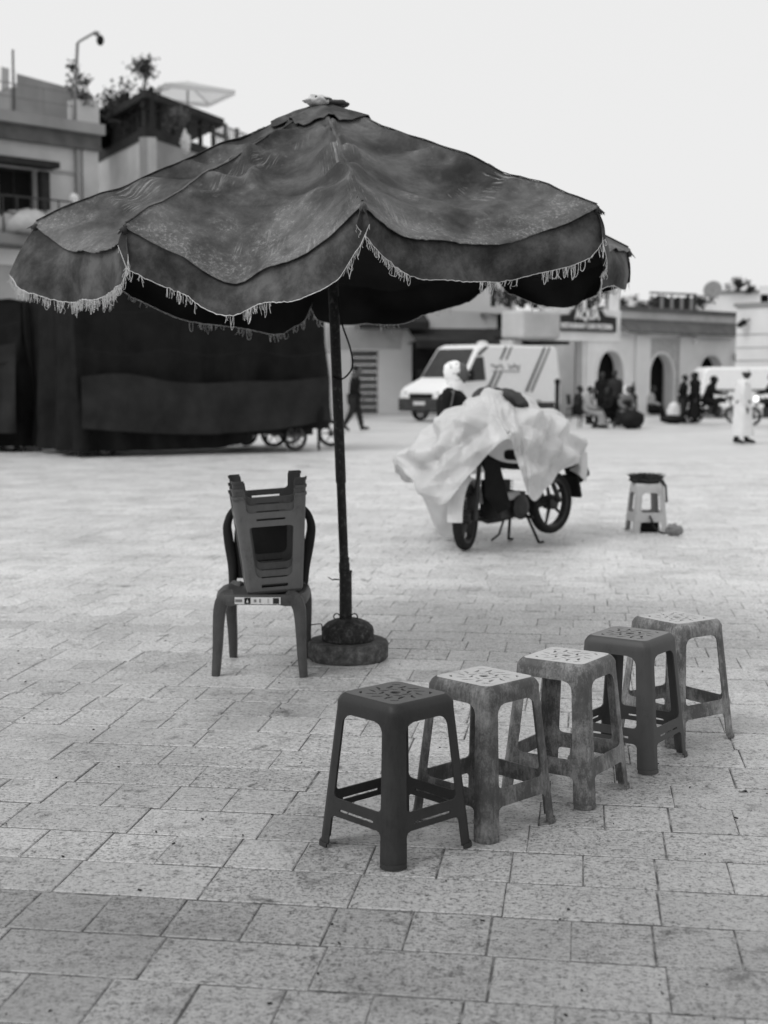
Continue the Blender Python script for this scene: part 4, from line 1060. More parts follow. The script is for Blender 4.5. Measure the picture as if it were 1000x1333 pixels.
P((f.x, f.y, 0), radians(-90), 1.62, STAND, 'dark figure standing in the shade of the first arch behind the seated group', 'cloth_black', 'cloth_black', 'black', 'hair', 'skin_dark')
f = gp(846, 548)
P((f.x, f.y, 0), radians(-10), 1.6, dict(SIT, knL=(.22, .065, .33), anL=(.32, .06, .06), toL=(.40, .06, .03)), 'person in pale top and dark trousers sitting low before the second arch', 'robe_grey', 'cloth_black', 'black', 'hair', 'skin_dark')
f = gp(889, 551)
P((f.x, f.y, 0), radians(-30), 1.52, dict(STAND, elR=(-.03, -.15, .64), wrR=(.05, -.09, .56)), 'slim person in black standing left of another before the third arch', 'cloth_black', 'cloth_dark', 'black', 'hair', 'skin_dark', None, None, None, 'pair in black standing by the motorbike rider')
f = gp(904, 551)
P((f.x, f.y, 0), radians(190), 1.60, STAND, 'broad person in long black robe standing beside the motorbike rider', None, 'cloth_black', 'black', None, 'skin_dark', 'cloth_black', ('cloth_black', [(a, b, max(c, .06) if c < .2 else c, d, e_) for a, b, c, d, e_ in ROBE_STAND]), None, 'pair in black standing by the motorbike rider')

f = gp(800, 552)
P((f.x, f.y, 0), radians(-120), 1.66, STAND, 'person in dark coat standing just behind the seated group', 'cloth_dark', 'cloth_black', 'black', 'hair', 'skin_dark', build_=1.1)
f = gp(824, 555)
P((f.x, f.y, 0), radians(170), 1.62, SIT, 'seated person in dark hooded robe at the right end of the seated group', None, None, 'black', None, 'skin_dark', 'cloth_dark', ('cloth_dark', ROBE_SIT), None, 'people seated by the arches')
f = gp(751, 552)
P((f.x, f.y, 0), radians(-30), 1.62, SIT, 'seated dark figure partly hidden left of the pale robed sitter', 'cloth_dark', 'cloth_black', 'black', 'hair', 'skin_dark', None, None, None, 'people seated by the arches')
def motorbike(loc_, rz, label, lamp=None):
    o = empty('motorbike', loc_, rz, label, 'motorbike')
    wheel(o, (.60, 0, .28), .28, .09, 0, True); wheel(o, (-.60, 0, .28), .28, .10, 0, True)
    for s in (-1, 1): MB().tube([(.60, s * .07, .28), (.40, s * .06, .85)], .025, 8).build('fork_leg', 'chrome', o)
    MB().box((0, 0, .40), (.42, .26, .30)).build('engine', 'dark_metal', o, None, .03)
    MB().loft([(.36, 0, .70), (.20, 0, .74), (0, 0, .70), (-.15, 0, .66)], [.05, .14, .14, .08], [.05, .10, .10, .06], 12).build('tank', 'dark', o, 1)
    MB().loft([(-.08, 0, .70), (-.35, 0, .70), (-.70, 0, .76), (-.82, 0, .78)], [.10, .13, .12, .05], [.05, .06, .05, .03], 12).build('saddle', 'black', o, 1)
    MB().tube([(.36, -.34, .98), (.40, -.1, .94), (.40, .1, .94), (.36, .34, .98)], .016, 8).build('handlebar', 'black', o)
    MB().ball((.50, 0, .80), (.07, .09, .09)).build('headlight', lamp or 'chrome', o, 1)
    MB().tube([(.05, -.16, .26), (-.3, -.17, .24), (-.78, -.18, .32)], [.025, .035, .05], 10).build('exhaust', 'chrome', o, 1)
    MB().tube([(.42, 0, .85), (.1, 0, .62), (-.2, 0, .40), (-.60, 0, .28)], .03, 8).build('frame', 'black', o)
    MB().loft([(-.30, 0, .52), (-.6, 0, .60), (-.92, 0, .52)], [.08, .09, .06], [.05, .04, .02], 10).build('rear_fender', 'dark', o, 1)
    return o
f = gp(930, 551); motorbike((f.x, f.y, 0), radians(-18), 'dark motorbike with rider in front of the white van, left of the white robed walker')
P((f.x - .25, f.y + .08, 0), radians(-18), 1.62, RIDE, 'person in black riding the motorbike left of the white robed walker', 'cloth_black', 'cloth_black', 'black', None, 'skin_dark', 'cloth_black', build_=1.15)
f = gp(1003, 554); motorbike((f.x, f.y, 0), radians(195), 'dark motorbike with lit headlamp at the right edge, beyond the white robed walker', 'lamp_glow')
P((f.x + .25, f.y + .08, 0), radians(195), 1.72, RIDE, 'person in black riding the motorbike at the right edge of the picture', 'cloth_black', 'cloth_black', 'black', 'hair', 'skin_dark', build_=1.1)

def cafe_chair(loc_, rz, label, mt='dark', grp=None):
    o = empty('cafe_chair', loc_, rz, label, 'chair', grp)
    MB().box((0, 0, .44), (.42, .42, .04)).build('seat', mt, o, None, .01)
    MB().box((-.21, 0, .72), (.03, .40, .34), Matrix.Rotation(-.12, 3, 'Y')).build('backrest', mt, o, None, .01)
    for a in (-1, 1):
        for b in (-1, 1): MB().tube([(a * .18, b * .18, .43), (a * .21, b * .20, 0)], .016, 6).build('leg', mt, o)
    return o
cafe_chair((gp(764, 557).x, gp(764, 557).y, 0), radians(-20), 'dark chair under the person in pale grey robe', 'black', 'cafe chairs by the arches')
cafe_chair((f2.x, f2.y + .3, 0), radians(200), 'dark chair under the person all in black', 'black', 'cafe chairs by the arches')
cafe_chair((f3.x, f3.y, 0), radians(-65), 'dark chair under the person in white headscarf and dark coat', 'black', 'cafe chairs by the arches')
f = gp(748, 549); cafe_chair((f.x, f.y, 0), radians(10), 'empty dark chair just right of the white delivery van', 'dark', 'cafe chairs by the arches')
f = gp(822, 558); mb = MB(); crumple(mb, (f.x, f.y, .26), (.36, .28, .28), 4.4, 20, 12, .3); tag(mb.build('rubbish_bag', 'black', None, 1.2), 'full black bag on the ground at the feet of the seated group', 'bag')
f = gp(876, 549); mb = MB(); crumple(mb, (f.x, f.y, .3), (.2, .2, .32), 2.4, 18, 12, .4); tag(mb.build('white_sack', 'robe_white', None, 1.2), 'white sack standing left of the pair in black', 'sack')
f = gp(884, 551); mb = MB(); crumple(mb, (f.x - .2, f.y - .1, .13), (.42, .3, .13), 1.4, 18, 10, .4); tag(mb.build('dark_bundle', 'black', None, 1.2), 'low dark bundle on the ground beside the white sack', 'bundle')

# ------------------------------------------------------------------ vans
def van(name, loc_, rz, L, Wd, Hh, label, high=True):
    o = empty(name, loc_, rz, label, 'van')
    x0, x1 = -L / 2, L / 2; hw = Wd / 2
    if high: prof = [(x0 + .04, .42), (x0, .6), (x0 + .02, Hh * .55), (x0 + .13, Hh - .08), (x0 + .30, Hh), (x1 - 2.05, Hh), (x1 - 1.75, Hh - .10), (x1 - 1.0, 1.42), (x1 - .25, 1.12), (x1 - .08, .98), (x1 - .02, .62), (x1 - .06, .36), (x1 - .55, .34), (x0 + .5, .36)]
    else: prof = [(x0 + .03, .36), (x0, .6), (x0 + .05, 1.1), (x0 + .16, Hh - .12), (x0 + .35, Hh), (x1 - 1.7, Hh), (x1 - 1.35, Hh - .10), (x1 - .85, 1.12), (x1 - .20, .95), (x1 - .05, .78), (x1, .5), (x1 - .05, .30), (x1 - .6, .28), (x0 + .5, .30)]
    def fn(u, v, w_):
        k = 1 - .10 * smoothstep(1.1, Hh, v); return Vector((u, (w_ - hw) * k, v))
    b = MB().prism(prof, fn, Wd).build('body', 'van_white', o, .5, .09, 3)
    sd = lambda px_, pz, e: Vector((px_, e * (hw * (1 - .10 * smoothstep(1.1, Hh, pz)) + .006), pz))
    def sidepoly(pts, nm, mt, e, t=.012, parent=o):
        n = len(pts); vs = [sd(x, z, e) for x, z in pts] + [sd(x, z, e) + Vector((0, e * t, 0)) for x, z in pts]
        fs = [tuple(range(n)), tuple(range(n, 2 * n))] + [(i, (i + 1) % n, (i + 1) % n + n, i + n) for i in range(n)]
        return obj(nm, vs, fs, mt, parent)
    if high:
        wl = [Vector((x1 - 1.02, y, 1.43)) for y in (-hw + .12, hw - .12)] + [Vector((x1 - 1.72, y, Hh - .16)) for y in (hw - .22, -hw + .22)]
        nrm = Vector((.45, 0, .75 * .45)).normalized() * .02
        nrm = (wl[1] - wl[0]).cross(wl[2] - wl[1]).normalized(); nrm = nrm if nrm.x > 0 else -nrm
        obj('windscreen', [p_ + nrm * .03 for p_ in wl] + [p_ - nrm * .05 for p_ in wl], [(0, 1, 2, 3), (4, 5, 6, 7), (0, 1, 5, 4), (1, 2, 6, 5), (2, 3, 7, 6), (3, 0, 4, 7)], 'glass', o)
        for e in (-1, 1):
            sidepoly([(x1 - 2.05, 1.35), (x1 - 1.05, 1.30), (x1 - 1.18, 1.50), (x1 - 1.62, Hh - .42), (x1 - 2.0, Hh - .40)], 'side_window', 'glass', e)
            sidepoly([(x0 + .4, .36), (x1 - .15, .36), (x1 - .15, .62), (x0 + .4, .58)], 'rocker_trim', 'charcoal', e)
            for xs, hi, lo, up in ((x1 - 2.75, 2.02, 1.62, 1), (x1 - 4.75, 1.9, 1.9, 1)):
                sl_ = lambda z: -(z - 1.8) * .70
                for off, m_ in ((0, 'stripe'), (-.27, 'stripe_pale')):
                    for z0_, z1_ in ((hi, Hh - .05), (.95, lo)):
                        sidepoly([(xs + off + sl_(z0_), z0_), (xs + off + .10 + sl_(z0_), z0_), (xs + off + .10 + sl_(z1_), z1_), (xs + off + sl_(z1_), z1_)], 'stripe', m_, e)
            sidepoly([(x1 - 1.80, Hh - .38), (x1 - 1.68, Hh - .34), (x1 - 2.12, Hh - .07), (x1 - 2.30, Hh - .07)], 'stripe', 'stripe', e)
            sc_ = MB()
            for seg in range(2):
                pts = []
                for k in range(40):
                    q = k / 39; pts.append(sd(x1 - 2.35 - seg * .85 - q * .62, 1.80 + .05 * sin(q * 26 + seg) + .04 * sin(q * 11 + 2 * seg), e) + Vector((0, e * .01, 0)))
                sc_.tube(pts, .014, 4)
            sc_.build('script_lettering', 'charcoal', o)
            sidepoly([(x1 - 3.8, 1.63), (x1 - 2.4, 1.63), (x1 - 2.4, 1.66), (x1 - 3.8, 1.66)], 'small_lettering', 'stripe_pale', e)
            sidepoly([(x1 - 2.30, 1.12), (x1 - 2.12, 1.12), (x1 - 2.12, 1.17), (x1 - 2.30, 1.17)], 'door_handle', 'dark', e)
            MB().box((x1 - 1.18, e * (hw + .14), 1.50), (.14, .20, .36)).build('mirror', 'black', o, None, .03)
            MB().loft([(x1 - .42, e * (hw - .10), .98), (x1 - .25, e * (hw - .16), .92), (x1 - .08, e * (hw - .30), .88)], [.06, .12, .10], [.10, .13, .09], 12).build('headlight', 'lightgrey', o, 1)
        MB().box((x1 - .05, 0, .55), (.16, Wd - .06, .42)).build('bumper', 'charcoal', o, None, .05)
        MB().box((x1 - .06, 0, .84), (.08, 1.05, .15)).build('grille', 'black', o, None, .02)
        MB().box((x1 + .034, 0, .60), (.012, .52, .11)).build('number_plate', 'offwhite', o)
        MB().ball((x1 - 3.0, 0, Hh + .05), (.2, .2, .1)).build('roof_vent', 'offwhite', o, 1)
    else:
        for e in (-1, 1):
            sidepoly([(x1 - 1.75, 1.12), (x1 - .95, 1.12), (x1 - 1.38, Hh - .18), (x1 - 1.72, Hh - .18)], 'side_window', 'glass', e)
            sidepoly([(x0 + .3, .95), (x1 - .4, .95), (x1 - .4, 1.02), (x0 + .3, 1.02)], 'side_moulding', 'grey', e)
            MB().box((x1 - .14, e * (hw - .22), .76), (.14, .30, .16)).build('headlight', 'lightgrey', o, None, .04)
            MB().box((x1 - 1.1, e * (hw + .10), 1.12), (.10, .16, .18)).build('mirror', 'black', o, None, .02)
        MB().box((x1 - .02, 0, .42), (.10, Wd - .1, .22)).build('bumper', 'charcoal', o, None, .03)
        wl = [Vector((x1 - .90, y, 1.13)) for y in (-hw + .1, hw - .1)] + [Vector((x1 - 1.34, y, Hh - .13)) for y in (hw - .18, -hw + .18)]
        obj('windscreen', [p_ + Vector((.03, 0, .02)) for p_ in wl] + [p_ - Vector((.05, 0, .03)) for p_ in wl], [(0, 1, 2, 3), (4, 5, 6, 7), (0, 1, 5, 4), (1, 2, 6, 5), (2, 3, 7, 6), (3, 0, 4, 7)], 'glass', o)
    rw = .34 if high else .30
    for xx in (x1 - .95, x0 + (1.25 if high else .75)):
        for e in (-1, 1): wheel(o, (xx, e * (hw - .11), rw), rw, .22, 0, True, nsp=8, rm='grey')
    return o
nc = gp(576, 550)                                         # near front corner
hv = Vector((-.72, -.69, 0)).normalized(); sv = Vector((-hv.y, hv.x, 0))   # sv = left of heading
cv = nc - hv * 3.0 - sv * 1.02
van('delivery_van', (cv.x, cv.y, 0), atan2(hv.y, hv.x), 6.0, 2.05, 2.52, 'white high-roofed delivery van with diagonal dark stripes and script lettering on its side')
f = gp(905, 544); van('small_van', (f.x + 2.3, f.y + .9, 0), radians(2), 4.4, 1.8, 1.80, 'white small van parked behind the white robed walker', False)

# ------------------------------------------------------------------ dark covered market stalls on the left
def drape(name, A, B, depth, h0, h1, mt, parent, folds=9, amp=.10, seed=0, bot=None, nx=70, ny=26, wrap=True):
    """cloth hung round a box: A-B front line, going back by depth, from z=h1 down to h0"""
    A, B = Vector(A), Vector(B); d = (B - A); Lx = d.length; d.normalize(); n = Vector((d.y, -d.x, 0))     # towards the camera
    path = [A - n * depth, A, B, B - n * depth] if wrap else [A, B]
    seg = [(path[i + 1] - path[i]).length for i in range(len(path) - 1)]; T = sum(seg); vs, fs = [], []
    for j in range(ny + 1):
        v = j / ny
        for i in range(nx + 1):
            s = T * i / nx; k = 0
            while k < len(seg) - 1 and s > seg[k]: s -= seg[k]; k += 1
            p_ = path[k].lerp(path[k + 1], min(1, s / seg[k])); dk = (path[k + 1] - path[k]).normalized(); nk = Vector((dk.y, -dk.x, 0))
            u = T * i / nx
            f = amp * (.25 + .9 * v) * (nz(u * 1.3 + seed, v * .9) + .6 * nz(u * 3.2 + seed, v * 1.6 + 4) + .4 * sin(u * folds * .7 + 2 * nz(u * .7, seed)) - .9 * abs(nz(u * 2.1 + seed + v * .8, v * .5 + 2)) + .5 * sin(pi * v) * nz(u * .5 + seed, v * 2.2 + 9))
            zb = h0 + (bot(u / T) if bot else 0)
            h1_ = h1 + (.16 * nz(u * .6 + seed, 5) - .10 * sin(pi * i / nx) if not wrap else 0)
            q = p_ + nk * (f + .10 * v); q.z = h1_ + (zb - h1_) * v
            vs.append(q)
    for j in range(ny):
        for i in range(nx): k = j * (nx + 1) + i; fs.append((k, k + 1, k + nx + 2, k + nx + 1))
    return solid(obj(name, vs, fs, mt, parent, 3.1), .01)
def cart_wheel(parent, c, r_, ang, nm='cart_wheel'):
    return wheel(parent, c, r_, .07, ang, False, nm, 10, 'rubber', 'grey')
def stall(label, A, B, depth, hh, lower, seed, bot=None, z0=.28, tb=None):
    A, B = Vector(A), Vector(B); d = (B - A).normalized(); n = Vector((d.y, -d.x, 0)); c = (A + B) / 2 - n * depth / 2
    o = empty('covered_stall', (c.x, c.y, 0), 0, label, 'market stall', 'covered market stalls on the left')
    a, b = A - o.location, B - o.location; a.z = b.z = 0
    L = (b - a).length
    drape('tarpaulin', a, b, depth, .10, hh, 'tarp', o, 11, .20, seed, tb, 150, 30)  # black cloth carried low, standing in for shadow under the cart
    # roof cloth, slightly sagging
    vs, fs = [], []
    for i in range(13):
        for j in range(9):
            p_ = a + d * (L * i / 12) - n * (depth * j / 8); p_.z = hh + .05 - .18 * sin(pi * i / 12) * sin(pi * j / 8) + .06 * nz(i * .7 + seed, j * .7); vs.append(p_)
    for i in range(12):
        for j in range(8): k = i * 9 + j; fs.append((k, k + 1, k + 10, k + 9))
    solid(obj('roof_cloth', vs, fs, 'tarp', o, 3.1), .02)
    if lower: drape('lower_sheet', a + n * .30 + d * .05, b + n * .30 - d * .05, .3, z0, z0 + lower, 'tarp_grey', o, 5, .13, seed + 3, bot, 120, 20, False)
    ang = atan2(d.y, d.x)
    for t in (.12, .88):
        for q in (.12, depth - .2):
            c_ = a + d * (L * t) - n * q; cart_wheel(o, (c_.x, c_.y, .26), .26, ang)
    for zz_ in (hh * .62, hh * .86):
        pts = [a + d * (L * k / 24) + n * (.34 + .02 * sin(k)) + Vector((0, 0, zz_ - .10 * sin(pi * k / 24 * 3) ** 2)) for k in range(25)]
        MB().tube(pts, .009, 5).build('rope', 'black', o)
    for t in (.02, .98):
        for q in (.1, depth - .1):
            c_ = a + d * (L * t) - n * q; MB().tube([(c_.x, c_.y, 0), (c_.x, c_.y, hh)], .03, 6).build('post', 'dark_metal', o)
    MB().box((0, 0, .40), (L * .92, depth * .8, .12), Matrix.Rotation(ang, 3, 'Z')).build('cart_bed', 'wood_dark', o)
    return o
A = gp(98, 596); B = gp(424, 586); 
stall('large cart stall under black tarpaulin with a grey lower sheet, left of the umbrella pole', A, B, 2.6, 3.15, 1.05, 1.0, lambda s: .12 - .22 * sin(s * pi * .9) + .14 * s, .42, lambda s: .34 * smoothstep(.52, .66, s))
A2 = gp(-150, 588); B2 = gp(33, 588); 
stall('covered stall in dark grey tarpaulin at the left edge of the picture', (A2.x, A2.y, 0), (B2.x, B2.y, 0), 2.4, 2.9, 1.75, 7.0, None, .38)
A3 = gp(-60, 566); B3 = gp(130, 566)  # stall added to keep the gap between the front stalls dark
stall('black covered stall in the gap behind the two front stalls', (A3.x, A3.y, 0), (B3.x, B3.y, 0), 2.0, 3.3, 0, 12.0, None, .05)
mb = MB()
f = gp(2, 572); 
for k in range(26): mb.tube([(f.x + k * .03 - .3, f.y - .3, .42), (f.x + k * .03 - .3 + R.gauss(0, .01), f.y - .3, .42 - R.uniform(.05, .11))], .012, 4)
tag(mb.build('white_fringe', 'robe_grey', None), 'scrap of pale fringe hanging below the stall at the left edge', 'fringe')
# motor scooters parked behind the stall
f = gp(420, 588); motorbike((f.x - .5, f.y + 1.9, 0), radians(8), 'parked motorbike whose wheel shows at the right end of the black stall')
f = gp(360, 588); motorbike((f.x - .5, f.y + 2.9, 0), radians(20), 'second parked motorbike glimpsed below the black stall sheet')

# ------------------------------------------------------------------ buildings
class Face:
    """local frame on a wall: o origin on the ground, d along, n outward"""
    def __init__(s, A, B):
        s.o = Vector((A.x, A.y, 0)); s.d = Vector((B.x - A.x, B.y - A.y, 0)); s.L = s.d.length; s.d.normalize(); s.n = Vector((s.d.y, -s.d.x, 0))
        s.M = Matrix((s.d, s.n, Vector((0, 0, 1)))).transposed()
    def p(s, u, z, out=0.0): return s.o + s.d * u + s.n * out + Vector((0, 0, z))
    def box(s, mb, u0, u1, z0, z1, o0, o1):
        return mb.box(s.p((u0 + u1) / 2, (z0 + z1) / 2, (o0 + o1) / 2), (u1 - u0, abs(o1 - o0), z1 - z0), s.M)
    def part(s, nm, mt, par, u0, u1, z0, z1, o0, o1, bevel=0.0):
        return under(s.box(MB(), u0, u1, z0, z1, o0, o1).build(nm, mt, None, None, bevel), par)
    def u_of(s, px):                                        # where the ray of photo column px meets the wall
        k = (px - 500) / FPX; return (k * s.o.y - s.o.x) / (s.d.x - k * s.d.y)
    def z_of(s, px, py):
        q = s.p(s.u_of(px), 0); return at(px, py, q.y).z
def wall_with(face, nm, mt, par, z0, z1, u0, u1, holes, th=.30):
    """wall slab with rectangular (u0,u1,z0,z1) openings cut out as real holes"""
    us = sorted(set([u0, u1] + [h for q in holes for h in q[:2]])); zs = sorted(set([z0, z1] + [h for q in holes for h in q[2:]]))
    mb = MB()
    for a, b in zip(us, us[1:]):
        run = None
        for c, d in zip(zs, zs[1:]):
            inh = any(q[0] <= (a + b) / 2 <= q[1] and q[2] <= (c + d) / 2 <= q[3] for q in holes)
            if not inh:
                if run is None: run = [c, d]
                else: run[1] = d
            elif run: face.box(mb, a, b, run[0], run[1], -th, 0); run = None
        if run: face.box(mb, a, b, run[0], run[1], -th, 0)
    return under(mb.build(nm, mt), par)
def window(face, par, u0, u1, z0, z1, th=.30, bars=0, mt='opening', frame='wood_dark'):
    w_ = under(face.box(MB(), u0, u1, z0, z1, -th + .02, -th + .06).build('window', mt), par)
    def sb(nm, a, b, c, d, o0, o1, m_):
        q = face.box(MB(), a, b, c, d, o0, o1).build(nm, m_); q.parent = w_; q.matrix_parent_inverse = Matrix.Identity(4); return q
    t = .07
    for a, b, c, d in ((u0, u0 + t, z0, z1), (u1 - t, u1, z0, z1), (u0 + t, u1 - t, z1 - t, z1), (u0 + t, u1 - t, z0, z0 + t)): sb('frame', a, b, c, d, -th + .065, -th + .12, frame)
    for k in range(bars):
        u = u0 + (u1 - u0) * (k + 1) / (bars + 1); sb('bar', u - .02, u + .02, z0 + t, z1 - t, -th + .07, -th + .11, frame)
    return w_
def railing(face, label, u0, u1, z, hh, out, mt='dark_metal', n=12, par=None, nrail=2, r_=.025):
    o = par or empty('railing', face.p(u0, z, out), 0, label, 'railing')
    for k in range(n + 1):
        u = u0 + (u1 - u0) * k / n; under(MB().tube([face.p(u, z, out), face.p(u, z + hh, out)], r_, 6).build('post', mt), o)
    for k in range(nrail):
        zz_ = z + hh * (1 - k / max(1, nrail) * .9); under(MB().tube([face.p(u0, zz_, out), face.p(u1, zz_, out)], r_ * 1.1, 6).build('rail', mt), o)
    return o
def shrub(label, c, rad, n, mt='foliage', pot=None, leaf=.10, cat='plant', name='shrub', trunk=.35):
    c = Vector(c); o = empty(name, c, 0, label, cat)
    mb = MB(); rx, ry, rz_ = rad
    cl = [Vector((R.gauss(0, .45) * rx, R.gauss(0, .45) * ry, trunk + rz_ * R.uniform(.1, 2.0))) for _ in range(max(5, n // 45))]
    for k in range(n):
        b_ = R.choice(cl); s_ = min(rx, rz_) * .36
        p_ = b_ + Vector((R.gauss(0, s_), R.gauss(0, s_), R.gauss(0, s_)))
        if p_.z < .05: continue
        a = Vector((R.gauss(0, 1), R.gauss(0, 1), R.gauss(0, 1))).normalized(); b2 = a.orthogonal().normalized(); l_ = leaf * R.uniform(.6, 1.3)
        mb.add([p_, p_ + a * l_ * .5 + b2 * l_ * .28, p_ + a * l_, p_ + a * l_ * .5 - b2 * l_ * .28], [(0, 1, 2, 3)])
    tag(mb.build('leaves', mt, o), kind='stuff')
    for k in range(min(len(cl), 9)):
        q = cl[k]; MB().tube([(0, 0, 0), q * .5 + Vector((R.gauss(0, .05), 0, .02)), q], [.035, .022, .008], 5).build('stem', 'bark', o)
    if pot: MB().lathe([(.16, 0), (.2, .02), (.26, .36), (.28, .38), (.24, .38)], 16).build('pot', pot, o, .6)
    return o

# --- left building, three storeys with a roof terrace
DL0, DL1 = 39.0, 42.0
a_ = at(-170, 490, 36.0); b_ = at(131, 490, 41.0)
F = Face(a_, b_)
lb = empty('terrace_house', F.p(F.L / 2, 0), 0, 'pale plastered house with a dark balcony door and roof terrace at the upper left', 'building')
U = F.u_of; Z = F.z_of
zt = Z(64, 168); L = F.L
dz0, dz1 = Z(30, 285), Z(30, 218); du0, du1 = U(7), U(55)
zb = Z(10, 322); zw = Z(10, 346)
wall_with(F, 'wall', 'plaster_mid', lb, 3.0, zt, 0, L, [(du0, du1, dz0 - .6, dz1), (U(-90), U(-45), dz0 - .6, dz1)])
F.part('lower_wall', 'opening', lb, 0, L, 0, 2.95, -1.2, -.9)  # near-black wall, painted for the deep shade below the house front
for u in (0.2, L * .5, L - .25): F.part('pier', 'plaster_grey', lb, u - .22, u + .22, 0, 2.98, -.5, -.03)
window(F, lb, du0, du1, dz0 - .6, dz1, .3, 1); window(F, lb, U(-90), U(-45), dz0 - .6, dz1, .3, 1)
F.part('cornice', 'plaster_grey', lb, -.1, L + .05, zt + .002, zt + .30, -.35, .42)
F.part('parapet_band', 'tile_roof', lb, -.1, L + .05, zt - .42, zt - .002, .002, .20)
F.part('window_hood', 'wood_dark', lb, du0 - .5, du1 + .45, dz1 + .03, dz1 + .20, .003, .55)
F.part('pipe', 'plaster_grey', lb, U(107) - .06, U(107) + .06, 3.1, zt - .45, .01, .13)
F.part('string_course', 'plaster_grey', lb, du1 + .5, L, dz1 - .02, dz1 + .06, .002, .05)
F.part('balcony_floor', 'plaster_grey', lb, 0, U(42), zb + .02, zb + .30, .003, 1.0)
F.part('pale_band', 'plaster_pale', lb, 0, L - .02, zw + .02, zb - .04, .003, .12)
F.part('corner_pilaster', 'plaster_warm', lb, U(114), L + .02, 3.05, zt - .43, .004, .08)
F.part('shutter', 'wood_dark', lb, du1 + .03, du1 + .30, dz0 + .3, dz1 - .05, .01, .25)
F.part('side_wall', 'plaster_grey', lb, L - .02, L + .02, 0, zt - .01, -6, -.31)
railing(F, '', 0, L * .98, zb + .30, 1.0, .92, 'dark_metal', 16, lb, 2)
railing(F, '', 0, L, zt + .30, .80, .10, 'grey', 8, lb, 2, .014)
# set-back upper storey and terrace awning
zu = Z(60, 105) + 1.3
mb = MB(); F2 = Face(at(22, 490, 44.0), at(127, 490, 48.0))
za_, zb_ = at(30, 93, F2.o.y).z, at(125, 122, F2.p(F2.L, 0).y).z
vs = [F2.p(0, zt, 0), F2.p(F2.L, zt, 0), F2.p(F2.L, zb_, 0), F2.p(0, za_, 0)]; vs += [v - F2.n * 3 for v in vs]
mb.add(vs, [(0, 1, 2, 3), (7, 6, 5, 4), (0, 4, 5, 1), (1, 5, 6, 2), (2, 6, 7, 3), (3, 7, 4, 0)])
under(mb.build('upper_storey', 'plaster_grey'), lb)
F.part('roof_slab', 'plaster_grey', lb, 0, L, zt - .1, zt - .004, -6, -.36)
F.part('terrace_parapet', 'plaster_mid', lb, U(30), U(118), zt + .30, zt + .30 + (Z(80, 142) - Z(80, 160)), -2.6, -2.4)
F.part('terrace_pier', 'plaster_mid', lb, U(105), L, zt + .31, zt + .95, -.3, .2)
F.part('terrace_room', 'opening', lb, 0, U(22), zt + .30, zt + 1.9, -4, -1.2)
aw = empty('terrace_awning', F.p(U(0), zt + 2, -.5), 0, 'striped pale awning on the roof terrace at the top left corner', 'awning')
for k in range(10):
    xa, xb = -78 + k * 10, -78 + (k + 1) * 10
    vs = [at(xa, 92 - (22 - xa) * .22, 41.5), at(xb, 92 - (22 - xb) * .22, 41.5), at(xb, 112 + (22 - xb) * .30, 39.0), at(xa, 112 + (22 - xa) * .30, 39.0)]
    under(solid(obj('awning_strip', vs, [(0, 1, 2, 3)], 'offwhite' if k % 2 else 'grey'), .03), aw)
under(MB().tube([F.p(U(24) - .05, zt + .3, .3), F.p(U(24) - .05, zt + 1.95, .33)], .03, 6).build('post', 'dark_metal'), aw)
# lamp pole on the terrace corner
lp = empty('street_lamp', F.p(U(103), zt + .3, .1), 0, 'slim lamp post with bent arm rising from the house roof corner', 'lamp')
pz = zt + .3; Yl = F.p(U(103), 0, .1).y; t1 = at(101, 56, Yl); t2 = at(124, 42, Yl)
under(MB().tube([F.p(U(103), pz, .1), t1], .045, 8).build('post', 'grey'), lp)
under(MB().tube(spline([t1, t1 + Vector((.12, 0, .08)), t2], 4), .035, 8).build('arm', 'grey'), lp)
under(MB().tube([t2 + Vector((-.02, 0, -.02)), t2 + Vector((.1, 0, -.05))], .07, 8).build('lamp_head', 'grey'), lp)
under(MB().ball(t2 + Vector((.14, 0, -.22)), (.11, .11, .15)).build('camera_dome', 'black', None, 1), lp)
c = at(106, 142, Yl + .3); c.z = pz; shrub('climbing plant wrapped round the lamp post on the house roof', c, (.24, .24, .75), 420, 'foliage', None, .13, trunk=.2)
# balcony planter, pale cloth
c = F.p(U(25), zb + .32, .55); mb = MB(); mb.lathe([(.78, .0), (.90, .12), (.86, .34), (.52, .62), (.1, .68)], 24, c); [v.__iadd__(Vector((nz(v.x * 6, v.y * 6, v.z * 6), nz(v.x * 6 + 3, v.y * 6, v.z * 6), nz(v.x * 7, v.y * 7 + 5, v.z * 7))) * .10) for v in mb.v]
tag(mb.build('covered_table', 'lightgrey', None, 1.0), 'pale cloth-covered table on the balcony at the left edge', 'table')
c = F.p(U(82), zb + 1.1, .85); lt = empty('wall_lantern', c, 0, 'pale lantern on the balcony rail of the left house', 'lamp')
MB().lathe([(.07, 0), (.12, .05), (.14, .35), (.06, .45)], 8).build('lantern', 'offwhite', lt); MB().tube([(0, 0, -.75), (0, 0, .0)], .03, 6).build('stem', 'dark_metal', lt)

